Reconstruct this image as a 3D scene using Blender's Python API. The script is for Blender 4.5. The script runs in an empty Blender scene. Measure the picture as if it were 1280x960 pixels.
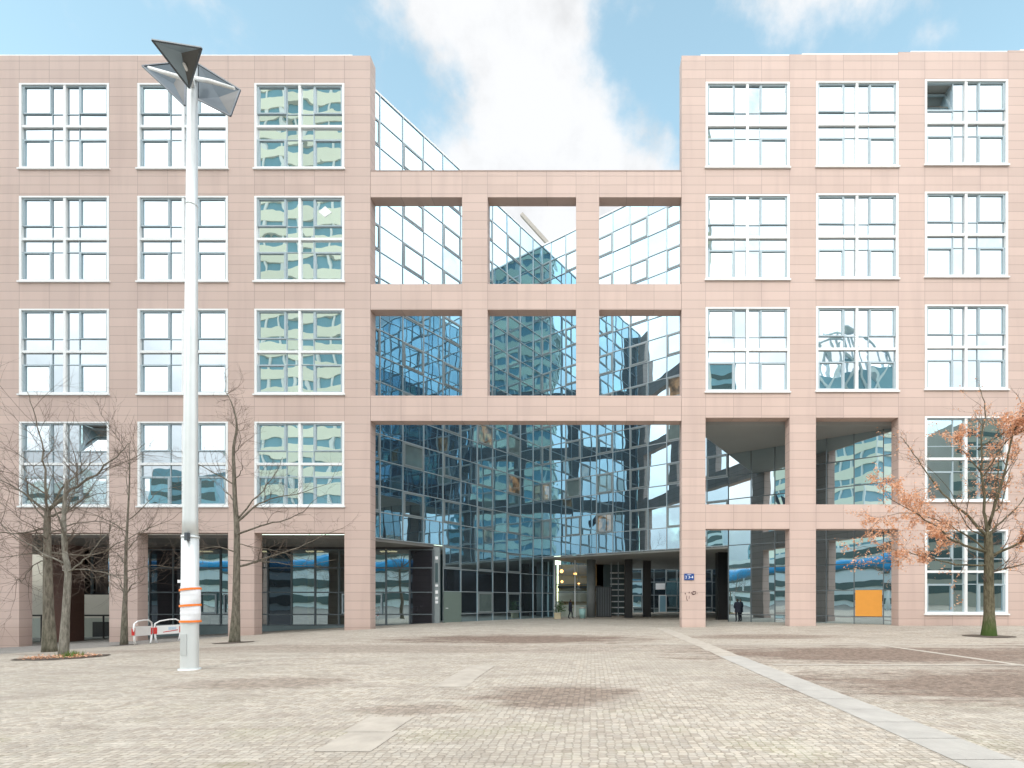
import bpy, math, random
from mathutils import Vector
R = math.radians
random.seed(11)
scene = bpy.context.scene
COL = scene.collection

# ------------------------------------------------------------------ frame of reference
F, CX, CY, CAMY, CAMZ = 630.0, 740.0, 750.0, -30.0, 1.65      # focal length in photo pixels, principal point, camera
def fx(p): return (p - CX) / 21.0                             # facade plane (Y = 0): 21 px per metre
def fz(p): return CAMZ + (CY - p) / 21.0
def at(px, py, d): return Vector(((px - CX) * d / F, CAMY + d, CAMZ + (CY - py) * d / F))
def sstep(a, b, x):
    t = min(1, max(0, (x - a) / (b - a))); return t * t * (3 - 2 * t)
def gz(x, y):
    f = 0.05 * max(0.0, min(-x, 46) - 11.5)
    return -f * sstep(-24, -3, y) + 0.12 * sstep(2, 16, x) * sstep(-12, -2, y)
def ground_at(px, py):
    d = 5.0
    while d < 80:
        p = at(px, py, d)
        if p.z <= gz(p.x, p.y): return Vector((p.x, p.y, gz(p.x, p.y)))
        d += 0.02
    return p

# ------------------------------------------------------------------ materials
def new_mat(name):
    m = bpy.data.materials.new(name); m.use_nodes = True
    nt = m.node_tree; nt.nodes.clear()
    out = nt.nodes.new('ShaderNodeOutputMaterial')
    return m, nt, out
class N:
    def __init__(s, nt): s.nt = nt
    def __call__(s, t, **kw):
        n = s.nt.nodes.new('ShaderNode' + t)
        for k, v in kw.items():
            if k in n.inputs.keys(): s.set(n.inputs[k], v)
            elif hasattr(n, k): setattr(n, k, v)
            else: s.set(n.inputs[k.replace('_', ' ')], v)
        return n
    def set(s, inp, v):
        if isinstance(v, bpy.types.NodeSocket): s.nt.links.new(v, inp)
        else:
            if inp.type == 'RGBA' and len(v) == 3: v = (*v, 1)
            inp.default_value = v
    def math(s, op, a, b=0.0, c=None, clamp=False):
        n = s.nt.nodes.new('ShaderNodeMath'); n.operation = op; n.use_clamp = clamp
        s.set(n.inputs[0], a); s.set(n.inputs[1], b)
        if c is not None: s.set(n.inputs[2], c)
        return n.outputs[0]
    def vmath(s, op, a, b):
        n = s.nt.nodes.new('ShaderNodeVectorMath'); n.operation = op
        s.set(n.inputs[0], a); s.set(n.inputs[1], b)
        return n.outputs['Value'] if op in ('DOT_PRODUCT', 'LENGTH') else n.outputs[0]
    def mix(s, f, a, b, mode='MIX'):
        n = s.nt.nodes.new('ShaderNodeMix'); n.data_type = 'RGBA'; n.blend_type = mode
        s.set(n.inputs[0], f); s.set(n.inputs[6], a); s.set(n.inputs[7], b)
        return n.outputs[2]
    def ramp(s, f, a, b, lo=0.0, hi=1.0, smooth=True):
        n = s.nt.nodes.new('ShaderNodeMapRange'); n.interpolation_type = 'SMOOTHSTEP' if smooth else 'LINEAR'
        s.set(n.inputs[0], f); n.inputs[1].default_value = a; n.inputs[2].default_value = b
        n.inputs[3].default_value = lo; n.inputs[4].default_value = hi
        return n.outputs[0]
    def noise(s, vec, scale, detail=4, rough=0.55):
        n = s.nt.nodes.new('ShaderNodeTexNoise')
        s.set(n.inputs['Vector'], vec); n.inputs['Scale'].default_value = scale
        n.inputs['Detail'].default_value = detail; n.inputs['Roughness'].default_value = rough
        return n.outputs['Fac']
    def scale(s, vec, v): return s.vmath('MULTIPLY', vec, v)

def simple(name, col, rough=0.6, metal=0.0, var=0.12, scale=6.0, bump=0.0, spec=0.5):
    m, nt, out = new_mat(name); n = N(nt)
    pos = n('NewGeometry').outputs['Position']
    nz = n.noise(pos, scale, 5)
    c = n.mix(nz, [x * (1 - var) for x in col], [min(1, x * (1 + var)) for x in col])
    b = n('BsdfPrincipled', Base_Color=c, Roughness=rough, Metallic=metal)
    b.inputs['Specular IOR Level'].default_value = spec
    if bump:
        bp = n('Bump', Height=n.noise(pos, scale * 6, 6), Strength=bump, Distance=0.02); n.set(b.inputs['Normal'], bp.outputs[0])
    nt.links.new(b.outputs[0], out.inputs[0]); return m

def cladding(name, base):
    m, nt, out = new_mat(name); n = N(nt)
    uv = n('UVMap'); uv.uv_map = 'UVMap'
    sp = n('SeparateXYZ'); n.set(sp.inputs[0], uv.outputs[0])
    u, v = sp.outputs[0], sp.outputs[1]
    def edge(x, size):
        f = n.math('FRACT', x); d = n.math('MINIMUM', f, n.math('SUBTRACT', 1.0, f))
        return n.math('MULTIPLY', d, size)
    ju = n.ramp(edge(u, 1.65), 0.004, 0.022, 1, 0); jv = n.ramp(edge(v, 0.527), 0.004, 0.024, 1, 0)
    j = n.math('MAXIMUM', ju, jv)
    cell = n('CombineXYZ'); n.set(cell.inputs[0], n.math('FLOOR', u)); n.set(cell.inputs[1], n.math('FLOOR', v))
    wn = n('TexWhiteNoise'); wn.noise_dimensions = '2D'; n.set(wn.inputs['Vector'], cell.outputs[0])
    pos = n('NewGeometry').outputs['Position']
    streak = n.noise(n.scale(pos, (1.4, 1.4, 0.12)), 1.0, 5)
    fine = n.noise(pos, 26, 5, 0.7); big = n.noise(pos, 0.13, 3)
    c = n.mix(wn.outputs['Value'], [x * 0.92 for x in base], [x * 1.05 for x in base])
    c = n.mix(n.math('MULTIPLY', n.ramp(streak, 0.45, 0.72), 0.38), c, [base[0] * .72, base[1] * .70, base[2] * .72])
    c = n.mix(n.math('MULTIPLY', fine, 0.25), c, [base[0] * .8, base[1] * .8, base[2] * .78])
    c = n.mix(n.math('MULTIPLY', n.ramp(big, 0.35, 0.65), 0.25), c, [base[0] * 1.05, base[1] * 1.08, base[2] * 1.12])
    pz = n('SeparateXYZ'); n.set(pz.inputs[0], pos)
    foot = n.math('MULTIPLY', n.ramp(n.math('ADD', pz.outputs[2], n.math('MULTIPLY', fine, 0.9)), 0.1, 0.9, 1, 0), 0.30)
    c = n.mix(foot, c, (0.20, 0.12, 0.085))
    c = n.mix(n.math('MULTIPLY', j, 0.6), c, [x * 0.42 for x in base])
    h = n.math('ADD', n.math('MULTIPLY', j, -1.0), n.math('MULTIPLY', fine, 0.1))
    bp = n('Bump', Height=h, Strength=0.35, Distance=0.012)
    b = n('BsdfPrincipled', Base_Color=c, Roughness=0.62, Normal=bp.outputs[0])
    nt.links.new(b.outputs[0], out.inputs[0]); return m

def mirror_glass(name, tint, body, refl=0.8, wob=0.05, wscale=0.35, clear=0.0, emit=None, rough=0.0):
    """coated solar glass: a tinted mirror over a dark body, slightly wavy"""
    m, nt, out = new_mat(name); n = N(nt)
    pos = n('NewGeometry').outputs['Position']
    nz = n.noise(pos, wscale, 1.5, 0.4)
    bp = n('Bump', Height=nz, Strength=wob, Distance=1.0)
    att = n('Attribute'); att.attribute_name = 'pane'
    t = n.mix(att.outputs['Fac'], [x * .90 for x in tint], [min(1, x * 1.06) for x in tint])
    g = n('BsdfGlossy', Color=t, Roughness=rough, Normal=bp.outputs[0])
    if emit:
        dn = n.noise(n.scale(pos, (1.0, 1.0, 0.9)), 1.6, 3)
        d = n('Emission', Color=n.mix(n.ramp(dn, .4, .65), [x * .15 for x in emit], emit), Strength=1.0)
    else:
        dn = n.noise(pos, 1.3, 4)
        d = n('BsdfDiffuse', Color=n.mix(dn, [x * .6 for x in body], [x * 1.4 for x in body]))
    lw = n('LayerWeight', Blend=0.25)
    fac = n.math('ADD', refl, n.math('MULTIPLY', lw.outputs['Facing'], 0.15), clamp=True)
    base = d.outputs[0]
    if clear:
        tr = n('BsdfTransparent', Color=(.75, .85, .85)); mm = n('MixShader'); mm.inputs[0].default_value = clear
        nt.links.new(d.outputs[0], mm.inputs[1]); nt.links.new(tr.outputs[0], mm.inputs[2]); base = mm.outputs[0]
    mx = n('MixShader'); n.set(mx.inputs[0], fac)
    nt.links.new(base, mx.inputs[1]); nt.links.new(g.outputs[0], mx.inputs[2])
    nt.links.new(mx.outputs[0], out.inputs[0]); return m

def emission(name, col, s):
    m, nt, out = new_mat(name); n = N(nt)
    e = n('Emission', Color=col, Strength=s); nt.links.new(e.outputs[0], out.inputs[0]); return m

def plaza_mat():
    m, nt, out = new_mat('cobbles'); n = N(nt)
    pos = n('NewGeometry').outputs['Position']
    wob = n('TexNoise'); n.set(wob.inputs['Vector'], pos); wob.inputs['Scale'].default_value = 3.0; wob.inputs['Detail'].default_value = 4
    pw = n.vmath('ADD', pos, n.scale(n.vmath('SUBTRACT', wob.outputs['Color'], (.5, .5, .5)), (.06, .06, 0)))
    pc = n.scale(pw, (1.0, 1.18, 0.0))
    def vor(feature):
        t = n('TexVoronoi'); t.feature = feature; t.voronoi_dimensions = '2D'; n.set(t.inputs['Vector'], pc); t.inputs['Scale'].default_value = 10.5; t.inputs['Randomness'].default_value = .42; return t
    vc = vor('F1'); ve = vor('DISTANCE_TO_EDGE')
    sc = n('SeparateColor'); n.set(sc.inputs[0], vc.outputs['Color'])
    stone = sc.outputs[0]; mort = n.ramp(ve.outputs['Distance'], .02, .13, 1, 0)
    big = n.noise(pos, 0.22, 5, 0.6); mid = n.noise(n.scale(pos, (.55, 1.5, 1)), 1.0, 6, 0.65); fine = n.noise(pos, 14, 4, .7); cell = n.noise(pos, 5.5, 2, .5)
    c = n.mix(stone, (.295, .25, .203), (.51, .45, .375))
    c = n.mix(n.math('MULTIPLY', n.ramp(cell, .35, .7), .45), c, (.44, .415, .375))
    c = n.mix(n.ramp(big, .40, .68, 0, .55), c, (.34, .305, .26))
    c = n.mix(n.ramp(mid, .48, .70, 0, .60), c, (.25, .21, .175))
    sx = n('SeparateXYZ'); n.set(sx.inputs[0], pos); X, Y = sx.outputs[0], sx.outputs[1]
    # fields of dark porphyry setts and damp brown stains, each with its own ragged outline
    tot = None
    for (cx, cy, rx, ry, st) in ((-3.0, -8.6, 5.2, 2.3, 1.0), (-0.6, -21.2, 1.35, 1.0, .8), (9.8, -20.3, 5.6, 2.1, .95), (9.5, -14.6, 6.4, 2.3, 1.0), (16, -17, 7, 5, .8),
                              (7.5, -7.6, 3.4, 1.2, .75), (-6.5, -20.0, 1.6, .7, .55), (-10, -12.5, 9, 1.1, .45), (-5.0, -13.6, 8, .7, .4), (-2.6, -22.4, .8, .4, .5), (2.5, -12.2, 5, .8, .3)):
        dx = n.math('MULTIPLY', n.math('SUBTRACT', X, cx), 1 / rx); dy = n.math('MULTIPLY', n.math('SUBTRACT', Y, cy), 1 / ry)
        d = n.math('SQRT', n.math('ADD', n.math('MULTIPLY', dx, dx), n.math('MULTIPLY', dy, dy)))
        v = n.math('MULTIPLY', n.ramp(n.math('ADD', d, n.math('MULTIPLY', n.math('SUBTRACT', mid, .5), 2.8)), .62, 1.35, 1, 0), st)
        tot = v if tot is None else n.math('MAXIMUM', tot, v)
    # grey asphalt on the far left
    asph = n.mix(fine, (.15, .145, .14), (.24, .235, .23))
    c = n.mix(n.ramp(n.math('ADD', X, n.math('MULTIPLY', n.math('SUBTRACT', mid, .5), .4)), -21.6, -21.3, .85, 0), c, asph)
    # moss and dirt in the joints
    moss = n.math('MULTIPLY', n.ramp(n.noise(n.scale(pos, (1, 1.6, 1)), .75, 4), .50, .66), n.ramp(Y, -26, -20.5, 1, .12))
    jc = n.mix(moss, (.19, .165, .13), (.17, .19, .055))
    c = n.mix(n.math('MULTIPLY', mort, .42), c, jc)
    c = n.mix(n.math('MULTIPLY', moss, .10), c, (.24, .26, .09))
    wh = n.noise(n.scale(pos, (.35, 1.2, 1)), 1.7, 5, .6); c = n.mix(n.ramp(wh, .54, .72, 0, .45), c, (.58, .53, .46))
    c = n.mix(n.math('MULTIPLY', n.ramp(fine, .5, .8), .45), c, (.53, .49, .43))
    dark = n.mix(stone, (.12, .082, .062), (.25, .18, .14))
    dark = n.mix(n.ramp(fine, .45, .75, 0, .5), dark, (.36, .30, .25))
    dark = n.mix(n.math('MULTIPLY', mort, .5), dark, (.10, .085, .07)); c = n.mix(n.math('MULTIPLY', tot, .97), c, dark)
    h = n.math('ADD', n.math('MULTIPLY', mort, -1.0), n.math('MULTIPLY', fine, .4))
    bp = n('Bump', Height=h, Strength=0.6, Distance=0.02)
    b = n('BsdfPrincipled', Base_Color=c, Roughness=0.8, Normal=bp.outputs[0]); b.inputs['Specular IOR Level'].default_value = .3
    nt.links.new(b.outputs[0], out.inputs[0]); return m

def bark_mat(name, a, b_, moss):
    m, nt, out = new_mat(name); n = N(nt)
    pos = n('NewGeometry').outputs['Position']
    nz = n.noise(n.scale(pos, (9, 9, 2.2)), 1.6, 6, .7)
    c = n.mix(n.ramp(nz, .3, .7), a, b_)
    sz = n('SeparateXYZ'); n.set(sz.inputs[0], pos)
    mo = n.math('MULTIPLY', n.ramp(n.math('ADD', sz.outputs[2], n.math('MULTIPLY', nz, .7)), .5, 1.6, 1, 0), moss)
    c = n.mix(mo, c, (.05, .085, .02))
    bp = n('Bump', Height=nz, Strength=.7, Distance=.03)
    b = n('BsdfPrincipled', Base_Color=c, Roughness=.9, Normal=bp.outputs[0]); b.inputs['Specular IOR Level'].default_value = .2
    nt.links.new(b.outputs[0], out.inputs[0]); return m

def leaf_mat():
    m, nt, out = new_mat('dry_leaf'); n = N(nt)
    att = n('Attribute'); att.attribute_name = 'pane'
    c = n.mix(att.outputs['Fac'], (.60, .27, .13), (.86, .58, .42))
    d = n('BsdfDiffuse', Color=c); t = n('BsdfTranslucent', Color=c); mx = n('MixShader'); mx.inputs[0].default_value = .35
    nt.links.new(d.outputs[0], mx.inputs[1]); nt.links.new(t.outputs[0], mx.inputs[2]); nt.links.new(mx.outputs[0], out.inputs[0]); return m

M = dict(
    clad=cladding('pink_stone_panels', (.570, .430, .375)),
    white=simple('white_aluminium', (.80, .81, .81), .4, 0, .04),
    sash=simple('grey_blue_aluminium', (.36, .44, .48), .4, .1, .08),
    mull=simple('dark_mullion', (.13, .155, .17), .4, .3, .1),
    mull_pale=simple('grey_mullion', (.40, .46, .49), .4, .3, .1),
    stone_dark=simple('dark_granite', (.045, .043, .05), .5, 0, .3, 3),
    dark=simple('dark_panel', (.035, .033, .036), .35, 0, .2),
    black=simple('black_paint', (.012, .012, .013), .4),
    brownstone=simple('brown_stone', (.13, .065, .05), .6, 0, .2),
    beige=simple('beige_render', (.62, .60, .52), .8, 0, .06, .5),
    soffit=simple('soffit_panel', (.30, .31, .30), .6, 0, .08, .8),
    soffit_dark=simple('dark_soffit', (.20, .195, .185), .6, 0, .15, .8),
    plinth=simple('grey_plinth', (.16, .21, .22), .7, 0, .15, 2),
    concrete=simple('column_concrete', (.20, .21, .21), .7, 0, .15, 2, .2),
    steel=simple('brushed_steel', (.66, .69, .69), .42, .4, .07, 3),
    steel_dark=simple('dark_steel', (.10, .115, .13), .4, .5, .1),
    reflector=simple('reflector_metal', (.055, .085, .11), .55, 0, .2, 2),
    reflector_lit=simple('reflector_lit_metal', (.27, .35, .41), .45, .1, .15, 2),  # reflector metal again, lightened in colour to offset the downward-facing panel's shade
    facet=simple('reflector_facet', (.115, .115, .11), .5, .1, .2, 3),
    orange=simple('orange_tape', (.85, .20, .02), .5, 0, .08),
    paper=simple('pale_wrap', (.74, .75, .78), .6, 0, .08, 8),
    red=simple('red_paint', (.60, .035, .03), .45),
    barrier=simple('white_plastic', (.80, .80, .79), .45, 0, .06),
    board=simple('orange_board', (.78, .34, .055), .7, 0, .06, 4),
    signblue=simple('sign_blue', (.012, .06, .24), .35),
    signwhite=simple('sign_white', (.85, .86, .88), .4, 0, .02),
    door=simple('grey_green_door', (.16, .21, .185), .5, 0, .06),
    slab=simple('pale_paving', (.375, .355, .325), .85, 0, .28, 2.2, .35),
    gutter=simple('worn_paving', (.385, .345, .295), .85, 0, .35, 2.5, .35),
    soil=simple('soil', (.085, .065, .05), .95, 0, .4, 8, .5),
    roof=simple('roof_gravel', (.4, .4, .38), .9),
    tube=simple('blue_tube', (.02, .30, .62), .3, 0, .1),
    pot=simple('pale_pot', (.60, .50, .33), .7),
    leafgreen=simple('green_leaf', (.05, .10, .03), .6, 0, .4),
    coat=simple('navy_cloth', (.018, .022, .038), .9, 0, .2),
    trousers=simple('dark_trousers', (.016, .02, .03), .9),
    skin=simple('skin', (.48, .29, .21), .6, 0, .05),
    hair=simple('dark_hair', (.02, .016, .014), .7),
    shoe=simple('black_shoe', (.012, .012, .012), .5),
    cream=simple('cream_spandrel', (.90, .87, .74), .6, 0, .06, .3),
    farwhite=simple('white_cladding', (.82, .83, .83), .6, 0, .08, .2),
    fargrey=simple('grey_cladding', (.42, .39, .35), .7, 0, .1, .2),
    fardark=simple('dark_far_glass', (.06, .10, .11), .35, 0, .2, .3),
    farblue=simple('blue_far_glass', (.22, .40, .50), .3, 0, .25, .15),
    farbrace=simple('white_brace', (.62, .70, .75), .5),
    warmwall=simple('warm_wall', (.42, .28, .13), .8, 0, .3, 1),
    bin=simple('teal_bin', (.30, .50, .48), .5),
    graffiti=simple('graffiti_paint', (.13, .08, .075), .7),
    bark=bark_mat('grey_bark', (.085, .075, .058), (.23, .205, .165), .12),
    bark_pale=bark_mat('pale_bark', (.12, .11, .09), (.30, .28, .24), .05),
    bark_moss=bark_mat('mossy_bark', (.06, .053, .034), (.17, .15, .10), .95),
    twig=bark_mat('twig_bark', (.10, .078, .062), (.20, .16, .13), 0),
    leaf=leaf_mat(),
    plaza=plaza_mat(),
    win=mirror_glass('window_glass', (.74, .83, .87), (.05, .08, .09), .84, .010, .55),
    win_clear=mirror_glass('window_glass_tower_column', (.82, .88, .90), (.05, .08, .09), .86, .009, .55),
    win_pale=mirror_glass('pale_blue_window_glass', (.48, .545, .58), (.05, .08, .09), .82, .010, .55),
    cur=mirror_glass('curtain_glass', (.49, .68, .77), (.085, .10, .12), .80, .0095, .5),
    spand=mirror_glass('spandrel_glass', (.46, .65, .75), (.085, .097, .115), .78, .0095, .5),
    blind=mirror_glass('blind_glass', (.45, .62, .68), (.20, .26, .25), .45, .008, .5),
    shop=mirror_glass('shop_glass', (.66, .80, .84), (.05, .06, .06), .70, .010, .5, clear=.7),
    lit=mirror_glass('lit_glass', (.40, .55, .62), (0, 0, 0), .45, .02, .5, emit=(.34, .22, .11)),
    entry=mirror_glass('entrance_glass', (.5, .6, .65), (.02, .02, .02), .12, .01, .5, clear=.97),
    lamp=emission('lamp_glow', (1.0, .45, .12), 5.0),
    ceil_lamp=emission('ceiling_lamp_glow', (1.0, .85, .5), 1.6),
)

# ------------------------------------------------------------------ mesh builder
class MB:
    def __init__(s): s.v = []; s.f = []; s.m = []; s.uv = []; s.pane = []; s.mats = []; s.sm = []
    def mi(s, mat):
        if mat not in s.mats: s.mats.append(mat)
        return s.mats.index(mat)
    def face(s, pts, mat, uv=None, pane=.5, smooth=False):
        i = len(s.v); s.v += [tuple(p) for p in pts]; s.f.append(tuple(range(i, i + len(pts)))); s.m.append(s.mi(mat))
        s.uv.append(uv or [(0, 0)] * len(pts)); s.pane.append(pane); s.sm.append(smooth)
    def box(s, a, b, mat):
        (x0, y0, z0), (x1, y1, z1) = [min(p, q) for p, q in zip(a, b)], [max(p, q) for p, q in zip(a, b)]
        s.hexa([(x0, y0), (x1, y0), (x1, y1), (x0, y1)], z0, z1, mat)
    def hexa(s, poly, z0, z1, mat):
        n = len(poly); i = len(s.v); mi = s.mi(mat)
        s.v += [(x, y, z0) for x, y in poly] + [(x, y, z1) for x, y in poly]
        fs = [tuple(i + k for k in reversed(range(n))), tuple(i + n + k for k in range(n))]
        fs += [(i + k, i + (k + 1) % n, i + n + (k + 1) % n, i + n + k) for k in range(n)]
        for f in fs: s.f.append(f); s.m.append(mi); s.uv.append([(0, 0)] * len(f)); s.pane.append(.5); s.sm.append(False)
    def bar(s, p, q, w, h, mat, up=(0, 0, 1)):
        p, q = Vector(p), Vector(q); d = (q - p).normalized(); u = Vector(up)
        if abs(d.dot(u)) > .98: u = Vector((0, 1, 0))
        a = d.cross(u).normalized() * w / 2; b = a.cross(d).normalized() * h / 2
        i = len(s.v); mi = s.mi(mat)
        for c in (p, q): s.v += [tuple(c + a + b), tuple(c - a + b), tuple(c - a - b), tuple(c + a - b)]
        for f in ((0, 1, 2, 3), (7, 6, 5, 4), (0, 4, 5, 1), (1, 5, 6, 2), (2, 6, 7, 3), (3, 7, 4, 0)):
            s.f.append(tuple(i + k for k in f)); s.m.append(mi); s.uv.append([(0, 0)] * 4); s.pane.append(.5); s.sm.append(False)
    def tube(s, path, rad, n, mat, cap=True):
        path = [Vector(p) for p in path]; mi = s.mi(mat); i0 = len(s.v); prev = None
        for k, p in enumerate(path):
            d = (path[min(k + 1, len(path) - 1)] - path[max(k - 1, 0)]).normalized()
            if prev is None: a = d.orthogonal().normalized()
            else:
                a = prev - d * prev.dot(d); a = a.normalized() if a.length > 1e-6 else d.orthogonal().normalized()
            prev = a; b = d.cross(a); r = rad[k] if isinstance(rad, (list, tuple)) else rad
            for j in range(n):
                t = 2 * math.pi * j / n; s.v.append(tuple(p + (a * math.cos(t) + b * math.sin(t)) * r))
        def put(f, sm=True): s.f.append(f); s.m.append(mi); s.uv.append([(0, 0)] * len(f)); s.pane.append(.5); s.sm.append(sm)
        for k in range(len(path) - 1):
            for j in range(n):
                a0 = i0 + k * n + j; a1 = i0 + k * n + (j + 1) % n; put((a0, a1, a1 + n, a0 + n))
        if cap: put(tuple(i0 + j for j in reversed(range(n))), False); e = i0 + (len(path) - 1) * n; put(tuple(e + j for j in range(n)), False)
    def build(s, name, parent=None):
        off = Vector((0, 0, 0)); p = parent
        while p is not None: off += p.location; p = p.parent
        me = bpy.data.meshes.new(name)
        me.from_pydata([tuple(Vector(v) - off) for v in s.v], [], s.f)
        for m in s.mats: me.materials.append(m)
        me.polygons.foreach_set('material_index', s.m); me.polygons.foreach_set('use_smooth', s.sm)
        uvl = me.uv_layers.new(name='UVMap'); flat = []
        for u in s.uv:
            for c in u: flat += [c[0], c[1]]
        uvl.data.foreach_set('uv', flat)
        at_ = me.attributes.new('pane', 'FLOAT', 'FACE'); at_.data.foreach_set('value', s.pane)
        me.update()
        o = bpy.data.objects.new(name, me); COL.objects.link(o)
        if parent: o.parent = parent
        return o

def tag(o, label=None, cat=None, group=None, kind=None):
    if label: o['label'] = label
    if cat: o['category'] = cat
    if group: o['group'] = group
    if kind: o['kind'] = kind
    return o
def empty(name, loc, label, cat, group=None):
    o = bpy.data.objects.new(name, None); COL.objects.link(o); o.location = loc; o.empty_display_size = .3
    return tag(o, label, cat, group)

# ------------------------------------------------------------------ facade walls (pink stone grid, 0.7 m thick)
T = 0.7; PV = 0.527
_uo = [0]
def wall_mesh(name, parent, xs, zs, is_open, split):
    """xs: list of x edges; zs: z edges (low to high); is_open(i,j); split(i) = panels across that column"""
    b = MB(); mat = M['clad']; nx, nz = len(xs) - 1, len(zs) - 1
    def op(i, j): return i < 0 or j < 0 or i >= nx or j >= nz or is_open(i, j)
    for i in range(nx):
        u0 = 10 * i + _uo[0]; u1 = u0 + split(i)
        for j in range(nz):
            if op(i, j): continue
            x0, x1, z0, z1 = xs[i], xs[i + 1], zs[j], zs[j + 1]; v0, v1 = z0 / PV, z1 / PV
            b.face([(x0, 0, z0), (x1, 0, z0), (x1, 0, z1), (x0, 0, z1)], mat, [(u0, v0), (u1, v0), (u1, v1), (u0, v1)])
            b.face([(x1, T, z0), (x0, T, z0), (x0, T, z1), (x1, T, z1)], mat, [(u0, v0), (u1, v0), (u1, v1), (u0, v1)])
            if op(i - 1, j): b.face([(x0, T, z0), (x0, 0, z0), (x0, 0, z1), (x0, T, z1)], mat, [(u0 + .1, v0), (u0 + .5, v0), (u0 + .5, v1), (u0 + .1, v1)])
            if op(i + 1, j): b.face([(x1, 0, z0), (x1, T, z0), (x1, T, z1), (x1, 0, z1)], mat, [(u0 + .1, v0), (u0 + .5, v0), (u0 + .5, v1), (u0 + .1, v1)])
            if op(i, j - 1): b.face([(x0, T, z0), (x1, T, z0), (x1, 0, z0), (x0, 0, z0)], mat, [(u0, .15), (u1, .15), (u1, .85), (u0, .85)])
            if op(i, j + 1): b.face([(x0, 0, z1), (x1, 0, z1), (x1, T, z1), (x0, T, z1)], mat, [(u0, .15), (u1, .15), (u1, .85), (u0, .85)])
    _uo[0] += 500
    return b.build(name, parent)

def pane_quad(b, x0, x1, z0, z1, y, mat, j=.004):
    t = [random.uniform(-j, j) for _ in range(3)]
    b.face([(x0, y + t[0], z0), (x1, y + t[1], z0), (x1, y + t[1] + t[2] - t[0], z1), (x0, y + t[2], z1)], mat, pane=random.random())

def window(parent, x0, x1, z0, z1, sashes='abcd', opened='', glass='win'):
    """square 2x2 window: white frame (part) > panes, sill, up to four grey sashes (sub-parts)"""
    fw = .13; yf, yb = -.015, .24; yg = .13
    fr = MB()
    fr.box((x0, yf, z1 - fw * .7), (x1, yb, z1 - .002), M['white']); fr.box((x0, yf, z0 + .002), (x1, yb, z0 + fw * .8), M['white'])
    fr.box((x0 + .002, yf, z0 + fw * .8), (x0 + fw, yb, z1 - fw * .7), M['white']); fr.box((x1 - fw, yf, z0 + fw * .8), (x1 - .002, yb, z1 - fw * .7), M['white'])
    xm, zm = (x0 + x1) / 2, (z0 + z1) / 2
    fr.box((xm - .075, .01, z0 + fw * .8), (xm + .075, yb, z1 - fw * .7), M['white'])
    for (xa, xb) in ((x0 + fw, xm - .075), (xm + .075, x1 - fw)): fr.box((xa, .02, zm - .07), (xb, yb, zm + .07), M['white'])
    o = fr.build('window', parent)
    W = x1 - x0; sw = W * .325; sh = (z1 - z0) * .33
    xl0, xl1, xr0, xr1 = x0 + fw, x0 + fw + sw, x1 - fw - sw, x1 - fw
    zt1, zt0, zb1, zb0 = z1 - fw * .7, z1 - fw * .7 - sh, z0 + fw * .8 + sh, z0 + fw * .8
    gb = MB(); dk = M['sash']
    for xx in (xl1, xr0):
        for (za, zb_) in ((zb0, zm - .07), (zm + .07, zt1)): gb.box((xx - .025, .09, za), (xx + .025, .20, zb_), dk)
    for zz in (zt0, zb1):
        for (xa, xb) in ((xl0, xl1 - .03), (xl1 + .03, xm - .075), (xm + .075, xr0 - .03), (xr0 + .03, xr1)): gb.box((xa, .095, zz - .022), (xb, .20, zz + .022), dk)
    gb.box((xl0, .07, zt1 - .07), (xm - .075, .20, zt1), dk); gb.box((xm + .075, .07, zt1 - .07), (xr1, .20, zt1), dk)
    gb.build('glazing_bar', o)
    p = MB(); xe = [xl0, xl1, xm, xr0, xr1]; ze = [zb0, zb1, zm, zt0, zt1]
    cells = {'a': (0, 3), 'b': (3, 3), 'c': (0, 0), 'd': (3, 0)}
    for i in range(4):
        for j in range(4):
            if any(cells[k] == (i, j) for k in opened): continue
            pane_quad(p, xe[i], xe[i + 1], ze[j], ze[j + 1], yg, M['win_pale'] if glass == 'win' and (i in (1, 2) or j in (1, 2)) else M[glass])
    p.build('pane', o)
    s = MB(); s.box((x0 - .06, -.09, z0 - .09), (x1 + .06, .10, z0 - .004), M['white']); s.build('sill', o)
    for k in sashes:
        i, j = cells[k]; xa, xb, za, zb_ = xe[i], xe[i + 1], ze[j], ze[j + 1]
        xa += .02 if i else 0; xb -= 0 if i else .02
        t = .115; q = MB()
        if k in opened:
            lean = .62
            def P(x, z): return (x, .14 + lean * (z - za) / (zb_ - za), z - .12 * (z - za) / (zb_ - za))
            for (A, B) in (((xa, za), (xb, za)), ((xb, za), (xb, zb_)), ((xb, zb_), (xa, zb_)), ((xa, zb_), (xa, za))):
                q.bar(P(*A), P(*B), .10, .12, dk, up=(0, 1, 0))
            op_ = MB(); op_.face([P(xa, za), P(xb, za), P(xb, zb_), P(xa, zb_)], M['win']); op_.build('pane', o)
            for (A, B, mt) in (((xa - .04, 1.3, za - .04), (xb + .04, 1.34, zb_ + .04), 'soffit_dark'), ((xa - .04, .3, zb_ + .02), (xb + .04, 1.3, zb_ + .05), 'soffit'),
                               ((xa - .05, .3, za), (xa - .02, 1.3, zb_), 'sash'), ((xb + .02, .3, za), (xb + .05, 1.3, zb_), 'sash')):
                rr_ = MB(); rr_.box(A, B, M[mt]); rr_.build('reveal', o)
        else:
            y0, y1 = .055, .155
            q.box((xa, y0, za), (xa + t, y1, zb_), dk); q.box((xb - t, y0, za), (xb, y1, zb_), dk)
            q.box((xa + t, y0, za), (xb - t, y1, za + t * .6), dk); q.box((xa + t, y0, zb_ - t * .75), (xb - t, y1, zb_), dk)
        q.build('sash', o)
    return o

ZLOW = -3.0
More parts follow.
